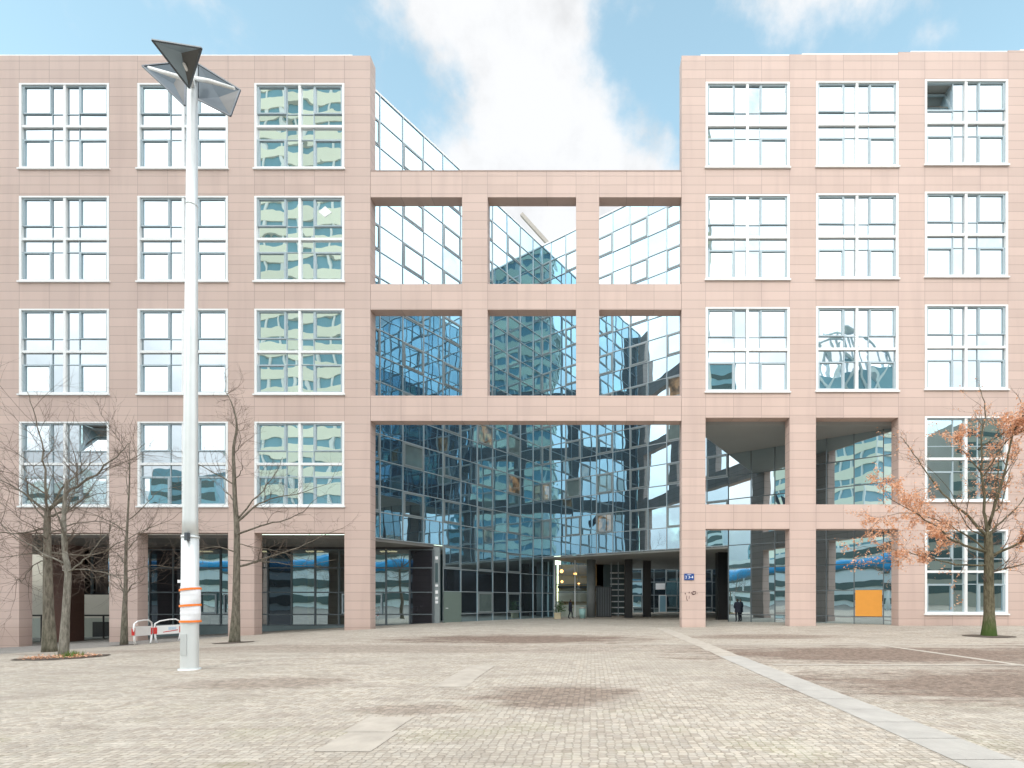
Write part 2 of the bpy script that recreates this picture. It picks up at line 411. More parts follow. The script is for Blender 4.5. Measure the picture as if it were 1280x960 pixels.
# ---- left block
LB = empty('office_block', (fx(463), 0, 0), 'pink stone office block with white square windows behind the tall lamp mast and bare trees', 'building', None)
lc = [(-121, -10), (24, 136.5), (172, 285), (318, 430.5)]
lr = [(632.5, 527), (492.5, 386), (351.5, 245), (210.5, 104)]
xs = [fx(-300)] + [fx(p) for c in lc for p in c] + [fx(463)]
zs = [ZLOW, fz(666)] + [fz(p) for r in lr for p in r] + [fz(69.5)]
def lopen(i, j): return i % 2 == 1 and (j == 0 or (j % 2 == 0 and j < 9))
wall_mesh('wall', LB, xs, zs, lopen, lambda i: 3 if i % 2 else (1 if i else 6))
cp = MB(); cp.box((fx(-300), .04, fz(69.5)), (fx(440), .5, fz(67.3)), M['white']); cp.box((fx(440), .06, fz(69.5)), (fx(462), .5, fz(68.6)), M['clad']); cp.build('coping', LB)
for ci, c in enumerate(lc):
    for ri, r in enumerate(lr):
        wo = window(LB, fx(c[0]), fx(c[1]), fz(r[0]), fz(r[1]), opened='b' if (ci, ri) == (1, 0) else '', glass='win_clear' if ci == 3 else 'win')
        if (ci, ri) == (3, 2):
            q = MB(); q.face([(fx(396.5), .118, fz(263)), (fx(405), .116, fz(269.5)), (fx(413.5), .117, fz(263.5)), (fx(405), .119, fz(255.5))], M['white']); q.build('reflection_patch', wo)  # added white diamond, a bright reflection painted onto the pane
# ---- right block
RB = empty('office_block', (fx(852), 0, 0), 'pink stone office block with square white windows above a two storey open portico', 'building', None)
rc = [(882, 987), (1020, 1123), (1156, 1260), (1293, 1398)]
dzc = [0, -1, -3.2, -4.5]
def rrow(k, ci):    # (bottom, top) in photo rows
    return [(489.5, 384), (349, 243), (209, 102.5)][k][0] + dzc[ci], [(489.5, 384), (349, 243), (209, 102.5)][k][1] + dzc[ci]
# each bay is a wall column of its own so its rows can step with the photo
for ci in range(4):
    xa = [fx(852 if ci == 0 else rc[ci - 1][1]), fx(rc[ci][0]), fx(rc[ci][1])]
    if ci == 3: xa.append(fx(1560))
    up = [rrow(k, ci) for k in range(3)]
    if ci < 2: low = [(661, 900), (522, 630.5)]
    top = fz([69.5, 68, 65, 63][ci])
    if ci < 2:
        zz = [ZLOW, fz(661), fz(630.5), fz(522)]
        holes = {0, 2}
    else:
        zz = [ZLOW, fz(767), fz(662), fz(626), fz(520.5)]; holes = {1, 3}
    base = len(zz) - 1
    for k, (b_, t_) in enumerate(up):
        zz += [fz(b_), fz(t_)]; holes.add(base + 1 + 2 * k)
    zz.append(top)
    wall_mesh('wall', RB, xa, zz, lambda i, j: i == 1 and j in holes, lambda i: 3 if i == 1 else 1)
    for k, (b_, t_) in enumerate(up):
        window(RB, fx(rc[ci][0]), fx(rc[ci][1]), fz(b_), fz(t_), opened='a' if (ci, k) == (2, 2) else '')
    if ci >= 2:
        window(RB, fx(rc[ci][0]), fx(rc[ci][1]), fz(626), fz(520.5), sashes='cd', glass='shop')
        window(RB, fx(rc[ci][0]), fx(rc[ci][1]), fz(767), fz(662), sashes='acd', glass='shop')
cp = MB()
for ci, (a, b_) in enumerate(((876, 1003), (1003, 1139), (1139, 1276), (1276, 1560))):
    zt = fz([69.5, 68, 65, 63][ci]); cp.box((fx(a), .04, zt + .002), (fx(b_), .5, zt + .11), M['white'])
cp.build('coping', RB)
# rooms behind the clear lower windows of the right block
rm = MB(); rm.box((fx(1140), 5.0, -.3), (fx(1560), 5.1, 13), M['fardark']); rm.box((fx(1140), .72, 6.2), (fx(1560), 5, 6.5), M['soffit']); rm.box((fx(1140), .72, -.2), (fx(1560), 5, .1), M['soffit_dark']); rm.box((fx(1140), .72, 12.9), (fx(1560), 5, 13.0), M['soffit'])
rm.box((fx(1139), .72, 0), (fx(1140), 5, 13), M['beige'])
rm.build('interior', RB)
# ---- gateway screen between them
SW = empty('screen_wall', (fx(463), 0, 0), 'open pink stone screen wall bridging the two office blocks above the wide gateway', 'wall')
xs = [fx(463), fx(463) + .001, fx(577.5), fx(609.5), fx(720), fx(749), fx(852)]
xs = [fx(463.2), fx(577.5), fx(609.5), fx(720), fx(749), fx(851.8)]
zs = [fz(526), fz(494.5), fz(387), fz(355), fz(246.5), fz(214)]
wall_mesh('wall', SW, xs, zs, lambda i, j: i % 2 == 0 and j % 2 == 1, lambda i: 1 if i % 2 else 3)
g = MB(); g.box((fx(463.2), -.02, fz(214) + .002), (fx(851.8), T + .02, fz(214) + .05), M['clad']); g.build('coping', SW)

# ------------------------------------------------------------------ glazed wings in the courtyard
K = 1.678; Z0 = .60
NROW = 20; ZTOP = Z0 + NROW * K
def rowz(i): return Z0 + i * K
C1 = (-4.6, 16.4)
def Lp(k): return Vector((C1[0] - k, C1[1] - 1.53 * k, 0))      # left glass wall, k in metres of X from the inner corner
def Bp(x): return Vector((x, C1[1] - .655 * (x - C1[0]), 0))    # right glass wall by X
def Ap(t): return Vector((5.96 + 4.02 * t, .72 + 6.13 * t, 0))
def curtain(parent, pts, row0, row1, zbot=None, sash=lambda i, j: False, n_out=None, skip=lambda i, j: False, deep=.07, special=None, pale=True, mats=('cur', 'spand')):
    """curtain wall through plan points pts (list of Vectors), rows row0..row1 of the 1.678 m grid; returns nothing"""
    p = MB(); f = MB(); mm = M['mull_pale'] if pale else M['mull']
    zr = [rowz(i) for i in range(row0, row1 + 1)]
    if zbot is not None: zr = [zbot] + zr
    sashes = []
    for i in range(len(pts) - 1):
        a, b = pts[i], pts[i + 1]
        for j in range(len(zr) - 1):
            if skip(i, j): continue
            z0, z1 = zr[j], zr[j + 1]; jt = [random.uniform(-.008, .008) for _ in range(3)]
            nn = n_out
            q = [a + nn * jt[0], b + nn * jt[1], b + nn * (jt[1] + jt[2] - jt[0]), a + nn * jt[2]]
            ms = M[mats[0]] if (j % 2) else M[mats[1]]
            if sash(i, j): sashes.append((a, b, z0, z1)); 
            key = special(i, j) if special else None
            p.face([(q[0].x, q[0].y, z0), (q[1].x, q[1].y, z0), (q[2].x, q[2].y, z1), (q[3].x, q[3].y, z1)], M[key] if key else ms, pane=random.random())
    off = n_out * (.02)
    for i, a in enumerate(pts):
        js = [j for j in range(len(zr) - 1) if not (skip(min(i, len(pts) - 2), j) and skip(max(i - 1, 0), j))]
        if not js: continue
        f.bar((a.x + off.x, a.y + off.y, zr[js[0]]), (a.x + off.x, a.y + off.y, zr[js[-1] + 1]), .055, deep, mm, up=tuple(n_out))
    for i in range(len(pts) - 1):
        for j in range(len(zr)):
            if j < len(zr) - 1 and skip(i, j) and (j == 0 or skip(i, j - 1)): continue
            a, b = pts[i], pts[i + 1]; off2 = n_out * .018
            f.bar((a.x + off2.x, a.y + off2.y, zr[j]), (b.x + off2.x, b.y + off2.y, zr[j]), .055, deep * .92, mm, up=tuple(n_out))
    f.build('mullion_grid', parent); p.build('glazing', parent)
    for (a, b, z0, z1) in sashes:
        q = MB(); w = .105; e = (b - a).normalized(); a2, b2 = a + e * .05 + n_out * .05, b - e * .05 + n_out * .05
        za, zb = z0 + .05, z1 - .05; sm = M['sash_pale']
        for (A, zA, B, zB) in ((a2, za + w / 2, b2, za + w / 2), (a2, zb - w / 2, b2, zb - w / 2)): q.bar((A.x, A.y, zA), (B.x, B.y, zB), .06, w, sm)
        for A, s in ((a2, 1), (b2, -1)):
            c = A + e * s * w / 2; q.bar((c.x, c.y, za + w), (c.x, c.y, zb - w), w, .06, sm, up=tuple(n_out))
        o = q.build('sash', parent)
        g = MB(); a3, b3 = a + n_out * .03, b + n_out * .03; r = random.random()
        g.face([(a3.x, a3.y, z0 + .06), (b3.x, b3.y, z0 + .06), (b3.x, b3.y, z1 - .06), (a3.x, a3.y, z1 - .06)], M['blind'] if (r < .30 and z0 < 16) else (M['lit'] if (r > .88 and 4 < z0 < 19) else M['cur']), pane=random.random())
        g.build('pane', o)
M['sash_pale'] = simple('pale_sash_aluminium', (.27, .31, .32), .4, .25, .06)

nL = Vector((1.53, -1, 0)).normalized(); nB = Vector((-.655, -1, 0)).normalized()
LW = empty('glass_wing', tuple(Lp(7)), 'left blue glass curtain wall wing with a grey green door at its foot', 'glass building')
kk = [-.95 + .0, 0] + [.695 + .9325 * i for i in range(17)]      # mullions: ... 3.49 4.43 5.36 6.29 7.22 8.15 ...
kk = [-.95, -.02] + [.70 + .931 * i for i in range(16) if .70 + .931 * i < 10.1] + [10.2]
ksel = kk
ptsL = [Lp(k) for k in ksel]
iopen = [i for i, k in enumerate(ksel[:-1]) if k >= 6.2][0]       # beyond this the ground floor is cut back
def sashL(i, j):     # j counted from row index 3 (z = 5.63)
    return i >= 2 and (i % 2 == iopen % 2 - 0 or False) and ((j % 2) == 1)
# upper part (from z = 5.63)
i629 = min(range(len(ksel)), key=lambda i: abs(ksel[i] - 5.36))  # column 5.36-6.29 carries sashes
curtain(LW, ptsL, 3, NROW, None, lambda i, j: i >= 2 and (i - i629) % 2 == 0 and j % 2 == 1, nL, special=lambda i, j: None)
# lower part down to the paving, from the corner to k = 6.75
ptsG = [Lp(k) for k in ksel if k < 6.25] + [Lp(6.28)]
ptsG2 = [p for p in ptsG]
curtain(LW, ptsG2, 0, 3, -.9, lambda i, j: i >= 2 and (i - i629) % 2 == 0 and j in (1, 3) and not (i == i629 and j <= 1), nL,
        special=lambda i, j: 'cur2', mats=('cur', 'spand')) if False else curtain(LW, ptsG2, 0, 3, -.9, lambda i, j: i >= 2 and (i - i629) % 2 == 0 and j in (1, 3) and not (i == i629 and j <= 1), nL)
# plant door in the glazing
a, b = Lp(ksel[i629]) + nL * .06, Lp(ksel[i629 + 1]) + nL * .06
d = MB(); d.bar((a.x, a.y, 1.08), (b.x, b.y, 1.08), .05, 2.36, M['door']); dr = d.build('door', LW)
h = MB(); e = (a - b).normalized(); hp = b + e * .18 + nL * .06; h.bar((hp.x, hp.y, 1.05), (hp.x + e.x * .2, hp.y + e.y * .2, 1.05), .05, .05, M['white']); h.build('handle', dr)
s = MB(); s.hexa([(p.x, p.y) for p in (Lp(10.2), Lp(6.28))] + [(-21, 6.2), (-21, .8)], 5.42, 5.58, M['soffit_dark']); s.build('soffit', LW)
c = MB(); c.bar(tuple(Lp(10.2)[:2]) + (ZTOP + .06,), tuple(Lp(0)[:2]) + (ZTOP + .06,), .12, .12, M['white']); c.build('coping', LW)
RW = empty('glass_wing', tuple(Bp(3)), 'right blue glass curtain wall wing raised on columns over a passage', 'glass building')
bx = [-4.6] + [9.98 - 1.37 * i for i in range(10, -1, -1)]
bx = [x for x in bx if x >= -4.6]; bx[0] = -4.6
ptsB = [Bp(x) for x in bx]
nb = len(ptsB) - 1
curtain(RW, ptsB, 3, NROW, None, lambda i, j: (nb - i) % 2 == 1 and j % 2 == 1, nB)
bx2 = [9.98 + 1.37 * i for i in range(7)] + [19.35]
curtain(RW, [Bp(x) for x in bx2], 0, 7, -.3, lambda i, j: False, nB, pale=False, mats=('win2', 'win2')) if False else None
M['portico'] = mirror_glass('portico_glass', (.66, .80, .86), (.03, .04, .045), .82, .009, .5)
curtain(RW, [Bp(x) for x in bx2], 0, 7, -.3, lambda i, j: False, nB, pale=False, mats=('portico', 'portico'))
ob = MB(); a, b = Bp(16.83) + nB * .08, Bp(18.2) + nB * .08
ob.bar((a.x + .06, a.y - .04, 1.45), (b.x - .06, b.y + .04, 1.45), .04, 1.66, M['board']); ob.build('board', RW)['label'] = 'orange board filling one glazing panel'
# courtyard flank of the right block, above the portico
nA = Vector((-1.53, 1.0, 0)).normalized()
curtain(RW, [Ap(i / 4) for i in range(5)], 7, NROW, 12.52, lambda i, j: False, nA)
s = MB(); s.hexa([(5.96, .72), (19.35, .72), (9.98, 6.82)], 12.30, 12.52, M['soffit']); s.build('soffit', RW)['label'] = 'high grey soffit'
s = MB(); s.hexa([(-4.55, 16.42), (9.98, 6.9), (22, 18), (14, 34), (3.1, 30), (-3.3, 18.4)], 5.44, 5.58, M['soffit']); s.build('soffit', RW)
c = MB(); c.bar((-4.6, 16.4, ZTOP + .06), (9.98, 6.85, ZTOP + .06), .12, .12, M['white']); c.build('coping', RW)
rf = MB(); rf.hexa([(-4.5, 16.5), (9.98, 6.95), (22, 18), (3, 34)], ZTOP - .4, ZTOP - .3, M['roof']); rf.build('roof', RW)
def column(px, py, w, mat, square=False):
    p = ground_at(px, py); b = MB()
    if square: b.box((p.x - w / 2, p.y - w / 2, p.z - .2), (p.x + w / 2, p.y + w / 2, 5.45), mat)
    else: b.tube([(p.x, p.y, p.z - .2), (p.x, p.y, 5.45)], w / 2, 24, mat)
    b.build('column', RW)
column(739, 771.8, .85, M['concrete']); column(785.5, 772, .72, M['black'], True); column(808.5, 771, .72, M['black'], True); column(902.5, 774.5, .85, M['black'], True)
# entrance hall under the right wing
for nm_, A, B, mt in (('hall_wall', (-3.6, 24.0, -.1), (1.2, 24.1, 5.44), 'warmwall'), ('transom', (-3.7, 18.3, 3.1), (.3, 18.34, 3.18), 'mull'), ('counter', (-3.5, 21.5, .0), (-.2, 22.2, 1.15), 'beige'),
                      ('wall_panel', (-3.6, 23.6, 1.5), (.8, 23.9, 2.6), 'beige'), ('gallery', (-3.6, 22.6, 2.9), (1, 23.9, 3.15), 'dark')):
    eh = MB(); eh.box(A, B, M[mt]); eh.build(nm_, RW)
# dark stone walls that close the passage and the back of the right block
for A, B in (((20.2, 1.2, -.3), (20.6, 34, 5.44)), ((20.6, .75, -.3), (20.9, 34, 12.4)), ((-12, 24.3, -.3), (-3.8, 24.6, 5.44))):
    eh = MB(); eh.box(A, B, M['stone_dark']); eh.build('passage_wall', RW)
eg = MB()
eg.face([(-3.6, 18.0, 0), (.2, 18.0, 0), (.2, 18.0, 5.44), (-3.6, 18.0, 5.44)], M['entry']); eg.build('entrance_glass', RW)
em = MB()
for x in (-3.55, -1.62, .2): em.box((x - .05, 17.94, 0), (x + .05, 18.05, 5.44), M['white'])
for z in (2.35, 4.0): em.box((-3.5, 17.96, z), (.2, 18.03, z + .06), M['mull'])
em.build('entrance_frame', RW)
st = MB()   # louvred core and pale stair seen through the passage
st.box((.4, 18.6, 0), (1.9, 19.4, 2.9), M['dark'])
for i in range(9): st.box((.42 + i * .165, 18.52, .1), (.48 + i * .165, 18.6, 2.85), M['mull'])
st.build('louvre_screen', RW)
st = MB()
for i in range(8): st.box((1.9, 20 + .3 * i, .25 + .66 * i * .9), (3.4, 20.6 + .3 * i, .36 + .66 * i * .9), M['farwhite'])
for x in (1.9, 2.6, 3.4): st.box((x - .04, 19.9, 0), (x + .04, 19.96, 5.4), M['mull_pale'])
st.box((.5, 24, 0), (4.2, 24.1, 5.44), M['fardark']); st.build('stair', RW)
for (px, py, d, r) in ((702, 714, 50, .17), (719, 717.5, 50, .15), (702.5, 727, 51, .13), (723.5, 730, 51, .11)):
    p = at(px, py, d); L = empty('pendant_lamp', p, '', 'lamp', 'pendant lamps in the entrance hall')
    L['label'] = {702: 'largest glowing globe, upper left of the entrance hall lamps', 719: 'glowing globe lamp beside the round column, higher one', 702.5: 'small glowing globe under the largest one in the entrance hall', 723.5: 'faintest glowing globe lamp, low beside the round column'}[px]
    b = MB(); n = 8
    prof = [(r * math.sin(math.pi * i / n) + .002, r * math.cos(math.pi * i / n)) for i in range(n + 1)]
    b.tube([(p.x, p.y, p.z - z) for _, z in prof], [q for q, _ in prof], 14, M['lamp']); b.build('globe', L)
    b = MB(); b.tube([(p.x, p.y, p.z + r), (p.x, p.y, 5.44)], .015, 6, M['black']); b.build('cord', L)
# rear courtyard building, seen through the passages
RC = empty('rear_building', (9, 35, 0), 'grey blue glazed building with doors, seen beyond the columned passage', 'glass building')
pr = [Vector((x * 1.5 - 4, 35, 0)) for x in range(20)]
curtain(RC, pr, 0, 8, -.3, lambda i, j: (i % 3 == 0 and j % 2 == 1), Vector((0, -1, 0)), mats=('spand', 'spand'))
for x in (4.3, 8.6, 11.6):
    d = MB(); d.box((x, 34.84, 0), (x + 1.0, 34.92, 2.3), M['white']); d.box((x + .12, 34.80, .15), (x + .88, 34.84, 2.18), M['farblue']); d.build('door', RC)
w = MB(); w.box((8.2, 34.78, 3.0), (9.4, 34.86, 3.8), M['signwhite']); w.build('sign_panel', RC)

# ------------------------------------------------------------------ ground floor under the left block
def shop():
    zr = [5.25, 3.95, 2.20, .62, -.14]
    o = MB(); xsg = [-11.35 - 1.69 * i for i in range(14)]; y = 6.07
    for x in xsg: o.box((x - .05, y - .07, -.14), (x + .05, y + .07, 5.25), M['mull'])
    for z in zr:
        for i in range(len(xsg) - 1): o.box((xsg[i + 1] + .05, y - .06, z - .045), (xsg[i] - .05, y + .06, z + .045), M['mull'])
    o.box((xsg[-1], y - .05, 5.3), (xsg[0], y + .05, 5.42), M['dark'])
    f = o.build('shopfront', LB)
    p = MB()
    dark_i = {0, 6, 10, 11}
    for i in range(len(xsg) - 1):
        for j in range(4):
            mt = M['dark2'] if i in dark_i else M['shop']
            pane_quad(p, xsg[i + 1], xsg[i], zr[j + 1], zr[j], y, mt)
    p.build('pane', f)
    s = MB(); s.box((xsg[-1], y - .12, -2.4), (-17.6, y + .10, -.19), M['plinth']); s.box((-17.6, y - .09, -2.4), (xsg[0], y + .08, -.19), M['plinth']); s.build('plinth', f)
    s = MB()
    for i in (2, 3, 8, 9):
        s.box((xsg[i + 1] + .25, y - .12, .68), (xsg[i + 1] + .35, y - .06, 2.1), M['sash']); s.box((xsg[i] - .35, y - .12, .68), (xsg[i] - .25, y - .06, 2.1), M['sash'])
        s.box((xsg[i + 1] + .35, y - .12, 2.0), (xsg[i] - .35, y - .06, 2.1), M['sash']); s.box((xsg[i + 1] + .35, y - .12, .68), (xsg[i] - .35, y - .06, .78), M['sash'])
    s.build('sash', f)
    r = MB()
    r.box((-34, 11.5, -1.2), (-11.6, 11.6, 5.42), M['fardark']); r.box((-34, 6.3, -1.3), (-11.6, 11.5, -1.2), M['soffit_dark'])
    for x in (-31, -27.2, -22.3, -18.6): r.box((x, 9.5, -1.2), (x + .55, 10, 5.4), M['yellow'])
    for x in (-30, -25, -21.6, -17.8, -16): r.box((x, 8, 5.28), (x + 1.2, 8.3, 5.36), M['ceil_lamp'])
    for x in (-29.5, -24, -20.5, -16.5): r.box((x, 9, -1.2), (x + 1.8, 9.8, .2), M['beige'])
    r.build('interior', LB)
M['dark2'] = mirror_glass('dark_glass_panel', (.25, .33, .40), (.03, .028, .033), .25, .01, .5)
M['yellow'] = simple('yellow_column', (.50, .40, .10), .7)
shop()
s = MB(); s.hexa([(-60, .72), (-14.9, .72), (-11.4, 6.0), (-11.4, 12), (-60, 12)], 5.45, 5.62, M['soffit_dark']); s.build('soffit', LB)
# first bay: hanging glazed box, inner pillar, railing, pale wall beyond
hb = MB()
hb.box((-38.4, 6.0, 2.05), (-34.35, 8.5, 5.44), M['dark'])
for i in range(3):
    for j in range(2): pane_quad(hb, -38.3 + i * 1.32, -37.05 + i * 1.32, 2.15 + 1.65 * j, 3.72 + 1.65 * j, 5.985, M['shop'])
for i in range(4): hb.box((-38.4 + i * 1.33, 5.92, 2.05), (-38.33 + i * 1.33, 6.0, 5.44), M['mull'])
hb.box((-38.4, 5.93, 3.76), (-34.35, 6.0, 3.83), M['mull']); hb.build('glazed_box', LB)
ip = MB(); ip.box((-37.6, 4.6, ZLOW), (-35.85, 5.6, 5.44), M['brownstone']); ip.build('pillar', LB)
bw = MB(); bw.box((-70, 15, -3), (-30, 15.4, 9), M['beige']); bw.box((-44.5, 14.9, -2.0), (-43.0, 15.0, -.3), M['black']); tag(bw.build('courtyard_wall'), 'pale beige wall seen through the leftmost portico bay, behind the railing', 'wall')
rl = empty('railing', (-39, 9, -1.7), 'black handrail with glass panels inside the leftmost portico bay', 'railing')
b = MB(); b.box((-46, 8.95, .40), (-33.8, 9.05, .52), M['black'])
b.build('handrail', rl)
for x in (-45, -42.6, -40.2, -37.8, -35.4, -34.2):
    b = MB(); b.box((x - .05, 8.97, -2.2), (x + .05, 9.03, .40), M['black']); b.build('post', rl)
b = MB()
for x in (-45, -42.6, -40.2, -37.8): b.face([(x + .1, 9, -1.6), (x + 2.3, 9, -1.6), (x + 2.3, 9, .25), (x + .1, 9, .25)], M['entry'])
b.build('pane', rl)
# steel sign pylon at the corner of the left wing
p = Lp(6.62) + nL * .12
py_ = empty('sign_pylon', (p.x, p.y, 0), 'narrow steel sign pylon with small white plates at the corner of the left glass wing', 'sign')
b = MB(); b.box((p.x - .24, p.y - .1, gz(p.x, p.y) - .1), (p.x + .20, p.y + .1, 5.42), M['sash_pale']); b.build('post', py_)
for z0, h in ((4.55, .22), (2.6, .16), (2.1, .24), (1.68, .2), (1.4, .2)):
    b = MB(); b.box((p.x - .10, p.y - .125, z0), (p.x + .10, p.y - .102, z0 + h), M['signwhite']); b.build('plate', py_)
b = MB(); b.box((p.x - .11, p.y - .12, 2.9), (p.x + .09, p.y - .102, 4.3), M['fardark']); b.build('plate', py_)

# ------------------------------------------------------------------ street number plate and graffiti on the pillar
def text_mesh(body, size, loc, mat, name, parent):
    cu = bpy.data.curves.new(name, 'FONT'); cu.body = body; cu.size = size; cu.align_x = 'CENTER'; cu.align_y = 'CENTER'; cu.extrude = .004
    t = bpy.data.objects.new('tmp', cu); COL.objects.link(t)
    bpy.context.view_layer.update()
    me = bpy.data.meshes.new_from_object(t.evaluated_get(bpy.context.evaluated_depsgraph_get()))
    bpy.data.objects.remove(t)
    me.name = name; me.materials.clear(); me.materials.append(mat)
    o = bpy.data.objects.new(name, me); COL.objects.link(o); o.parent = parent
    o.location = loc; o.rotation_euler = (R(90), 0, 0); return o
sx, sz = fx(861.3), fz(721)
sg = MB(); sg.box((sx - .29, -.05, sz - .19), (sx + .29, -.015, sz + .19), M['signblue']); sgo = tag(sg.build('address_sign'), 'small dark blue sign with white numerals on the pink pillar', 'sign')
text_mesh('2 3-4', .23, (0 + sx, -.055, sz - .03), M['signwhite'], 'numerals', sgo)
b = MB(); b.tube([(sx - .12 + .24 * i / 6, -.056, sz + .11 + .035 * math.sin(math.pi * i / 6)) for i in range(7)], .012, 5, M['signwhite']); b.build('arc', sgo)
gf = MB()
def scr(pts, r=.02): gf.tube([(fx(x), -.004, fz(y)) for x, y in pts], r, 5, M['graffiti'])
scr([(866.4, 739.5), (865.8, 743.5)], .03); scr([(866, 739.3), (869.6, 739.4), (869.4, 742.3), (866.2, 743.3)], .028); scr([(864.2, 740.2), (864.4, 741.8)], .03)
scr([(861.5, 739.4), (861.2, 741.8), (862.4, 740)], .018); scr([(856, 741.4), (857, 743.2), (856.6, 741)], .022); scr([(858.6, 744.6), (858, 748), (859.4, 751)], .018); scr([(861.6, 744.5), (861.3, 748.5)], .015); scr([(871.2, 740.8), (871.6, 741.8)], .018)
tag(gf.build('graffiti'), 'dark scribbled graffiti on the pink pillar below the blue sign', 'graffiti')

# ------------------------------------------------------------------ ground
def lines(lo, hi, step): 
    n = int(round((hi - lo) / step)); return [lo + (hi - lo) * i / n for i in range(n + 1)]
gxs = [-1500, -400, -150] + lines(-60, 50, 1.0) + [120, 400, 1500]; gys = [-1500, -400, -150] + lines(-45, 44, 1.0) + [120, 400, 1500]
g = MB(); nx = len(gxs)
g.v = [(x, y, gz(x, y)) for y in gys for x in gxs]; mi = g.mi(M['plaza'])
for j in range(len(gys) - 1):
    for i in range(nx - 1):
        a = j * nx + i; g.f.append((a, a + 1, a + nx + 1, a + nx)); g.m.append(mi); g.uv.append([(0, 0)] * 4); g.pane.append(.5); g.sm.append(True)
tag(g.build('plaza_ground'), kind='structure', label='cobbled plaza with brown stains')
def strip(name, pts, w, mat, lift=.005, jitter=0, keep=1.0):
    """strip of slabs laid on the plaza through plan points"""
    b = MB()
    for (xa, ya), (xb, yb) in zip(pts[:-1], pts[1:]):
        L = math.hypot(xb - xa, yb - ya); n = max(1, int(L / .8)); dx, dy = (xb - xa) / L, (yb - ya) / L; px, py = -dy * w / 2, dx * w / 2
        for i in range(n):
            if random.random() > keep: continue
            s0, s1 = L * i / n + .006, L * (i + 1) / n - .006; jj = random.uniform(-jitter, jitter)
            q = [(xa + dx * s + px * sg_ + jj * abs(dy), ya + dy * s + py * sg_) for s, sg_ in ((s0, -1), (s1, -1), (s1, 1), (s0, 1))]
            b.face([(x, y, gz(x, y) + lift) for x, y in q], mat)
    tag(b.build(name), kind='structure', label='band of pale paving slabs set in the cobbles')
strip('paving_strip', [(4.05, -40), (4.05, -15.2)], .66, M['slab'], jitter=.015)
strip('paving_strip', [(4.05, -15.2), (4.05, -1)], .62, M['gutter'], jitter=.03)
strip('paving_strip', [(-2.75, -40), (-2.75, -17.2)], .62, M['gutter'], jitter=.08, keep=.62)
strip('paving_strip', [(10.9, -18), (10.4, -9)], .26, M['gutter'])
strip('paving_strip', [(4.6, -17.15), (30, -17.6)], .22, M['gutter'], lift=.008)
strip('paving_strip', [(-1, -11.3), (24, -11.6)], .24, M['gutter'], lift=.008)
strip('paving_strip', [(-21.4, -16), (-21.4, -1)], .35, M['gutter'], lift=.007)

# ------------------------------------------------------------------ lamp mast
M['fargrey_light'] = simple('steel_hatch', (.56, .585, .585), .45, .4, .06)
D = 11.95
base = ground_at(237, 837); base_d = base.y - CAMY
LM = empty('lamp_mast', base, 'tall pale grey steel lamp mast with three triangular reflectors at its top', 'street lamp')
def lp(px, py, dd=0): return at(px, py, base_d + dd)
top = lp(241.5, 84)
m = MB(); zz = [0, 1.6, 3.2, 3.22, 6, 9, 12, 14.1]
def mast_at(z):
    t = z / 14.4; return Vector((base.x + t * .07, base.y, base.z + z))
m.tube([mast_at(z) for z in (-.1, 0.02, 1.2, 3.15)], [.182, .180, .177, .170], 20, M['steel']); m.tube([mast_at(z) for z in (3.15, 3.55, 8, 14.3)], [.160, .150, .130, .100], 20, M['steel'])
m.build('mast', LM)
c = MB(); c.tube([mast_at(3.12), mast_at(3.17)], .179, 20, M['steel']); c.build('collar', LM)
c = MB(); c.tube([mast_at(11.0), mast_at(11.03)], .122, 20, M['steel']); c.build('collar', LM)
c = MB(); c.tube([(base.x, base.y, base.z - .05), (base.x, base.y, base.z + .03)], .225, 24, M['steel']); c.build('base_flange', LM)
c = MB(); c.box((base.x - .07, base.y - .190, base.z + .35), (base.x + .07, base.y - .172, base.z + .85), M['fargrey_light']); c.build('access_door', LM)
c = MB(); q = mast_at(3.13); c.box((q.x + .05, q.y - .24, q.z - .09), (q.x + .12, q.y - .15, q.z + .09), M['steel_dark']); c.build('junction_box', LM)
c = MB(); q = lp(228, 727.5, -.1); c.box((q.x - .10, q.y - .02, q.z - .02), (q.x + .16, q.y + .02, q.z + .05), M['paper']); c.build('clip', LM)
def reflector(vs, apex, rim=.035, mt='reflector'):
    b = MB(); vs = [Vector(v) for v in vs]; n = len(vs); c = sum(vs, Vector()) / n; nrm = (vs[1] - vs[0]).cross(vs[2] - vs[0]).normalized()
    if nrm.y > 0: nrm = -nrm            # faces the viewer's side
    ap = c - nrm * apex
    for i in range(n):
        a, d = vs[i], vs[(i + 1) % n]; b.bar(a, d, rim, rim * .8, M['steel_dark'], up=tuple(nrm))
        ai, di = a.lerp(c, .06), d.lerp(c, .06)
        b.face([ai, di, ap], M['facet'] if i == 1 else M[mt]); b.face([a - nrm * .02, ap - nrm * .03, d - nrm * .02], M['reflector'])
    return b.build('reflector', LM)
reflector([lp(190, 50, -1.1), lp(252, 60, -.9), lp(236.5, 110, -.15)], .16, mt='reflector_lit')
reflector([lp(178, 82.5, .25), lp(233, 77, .7), lp(231, 132, .15)], .12)
reflector([lp(247, 79.5, .45), lp(300, 112.5, .15), lp(288, 145, -.15), lp(247, 124, .25)], .10)
a = MB(); a.tube([lp(186, 84.5, .05), lp(214, 93.5, -.15), lp(240, 101, 0)], [.03, .045, .05], 10, M['white']); a.build('arm', LM)
a = MB(); a.tube([lp(242, 98, 0), lp(262, 101.5, -.15), lp(293, 110.5, -.1)], [.05, .045, .03], 10, M['white']); a.build('arm', LM)
a = MB(); a.tube([lp(241, 112, 0), lp(238, 95, -.25), lp(230, 80, -.6)], [.05, .045, .03], 10, M['white']); a.build('arm', LM)
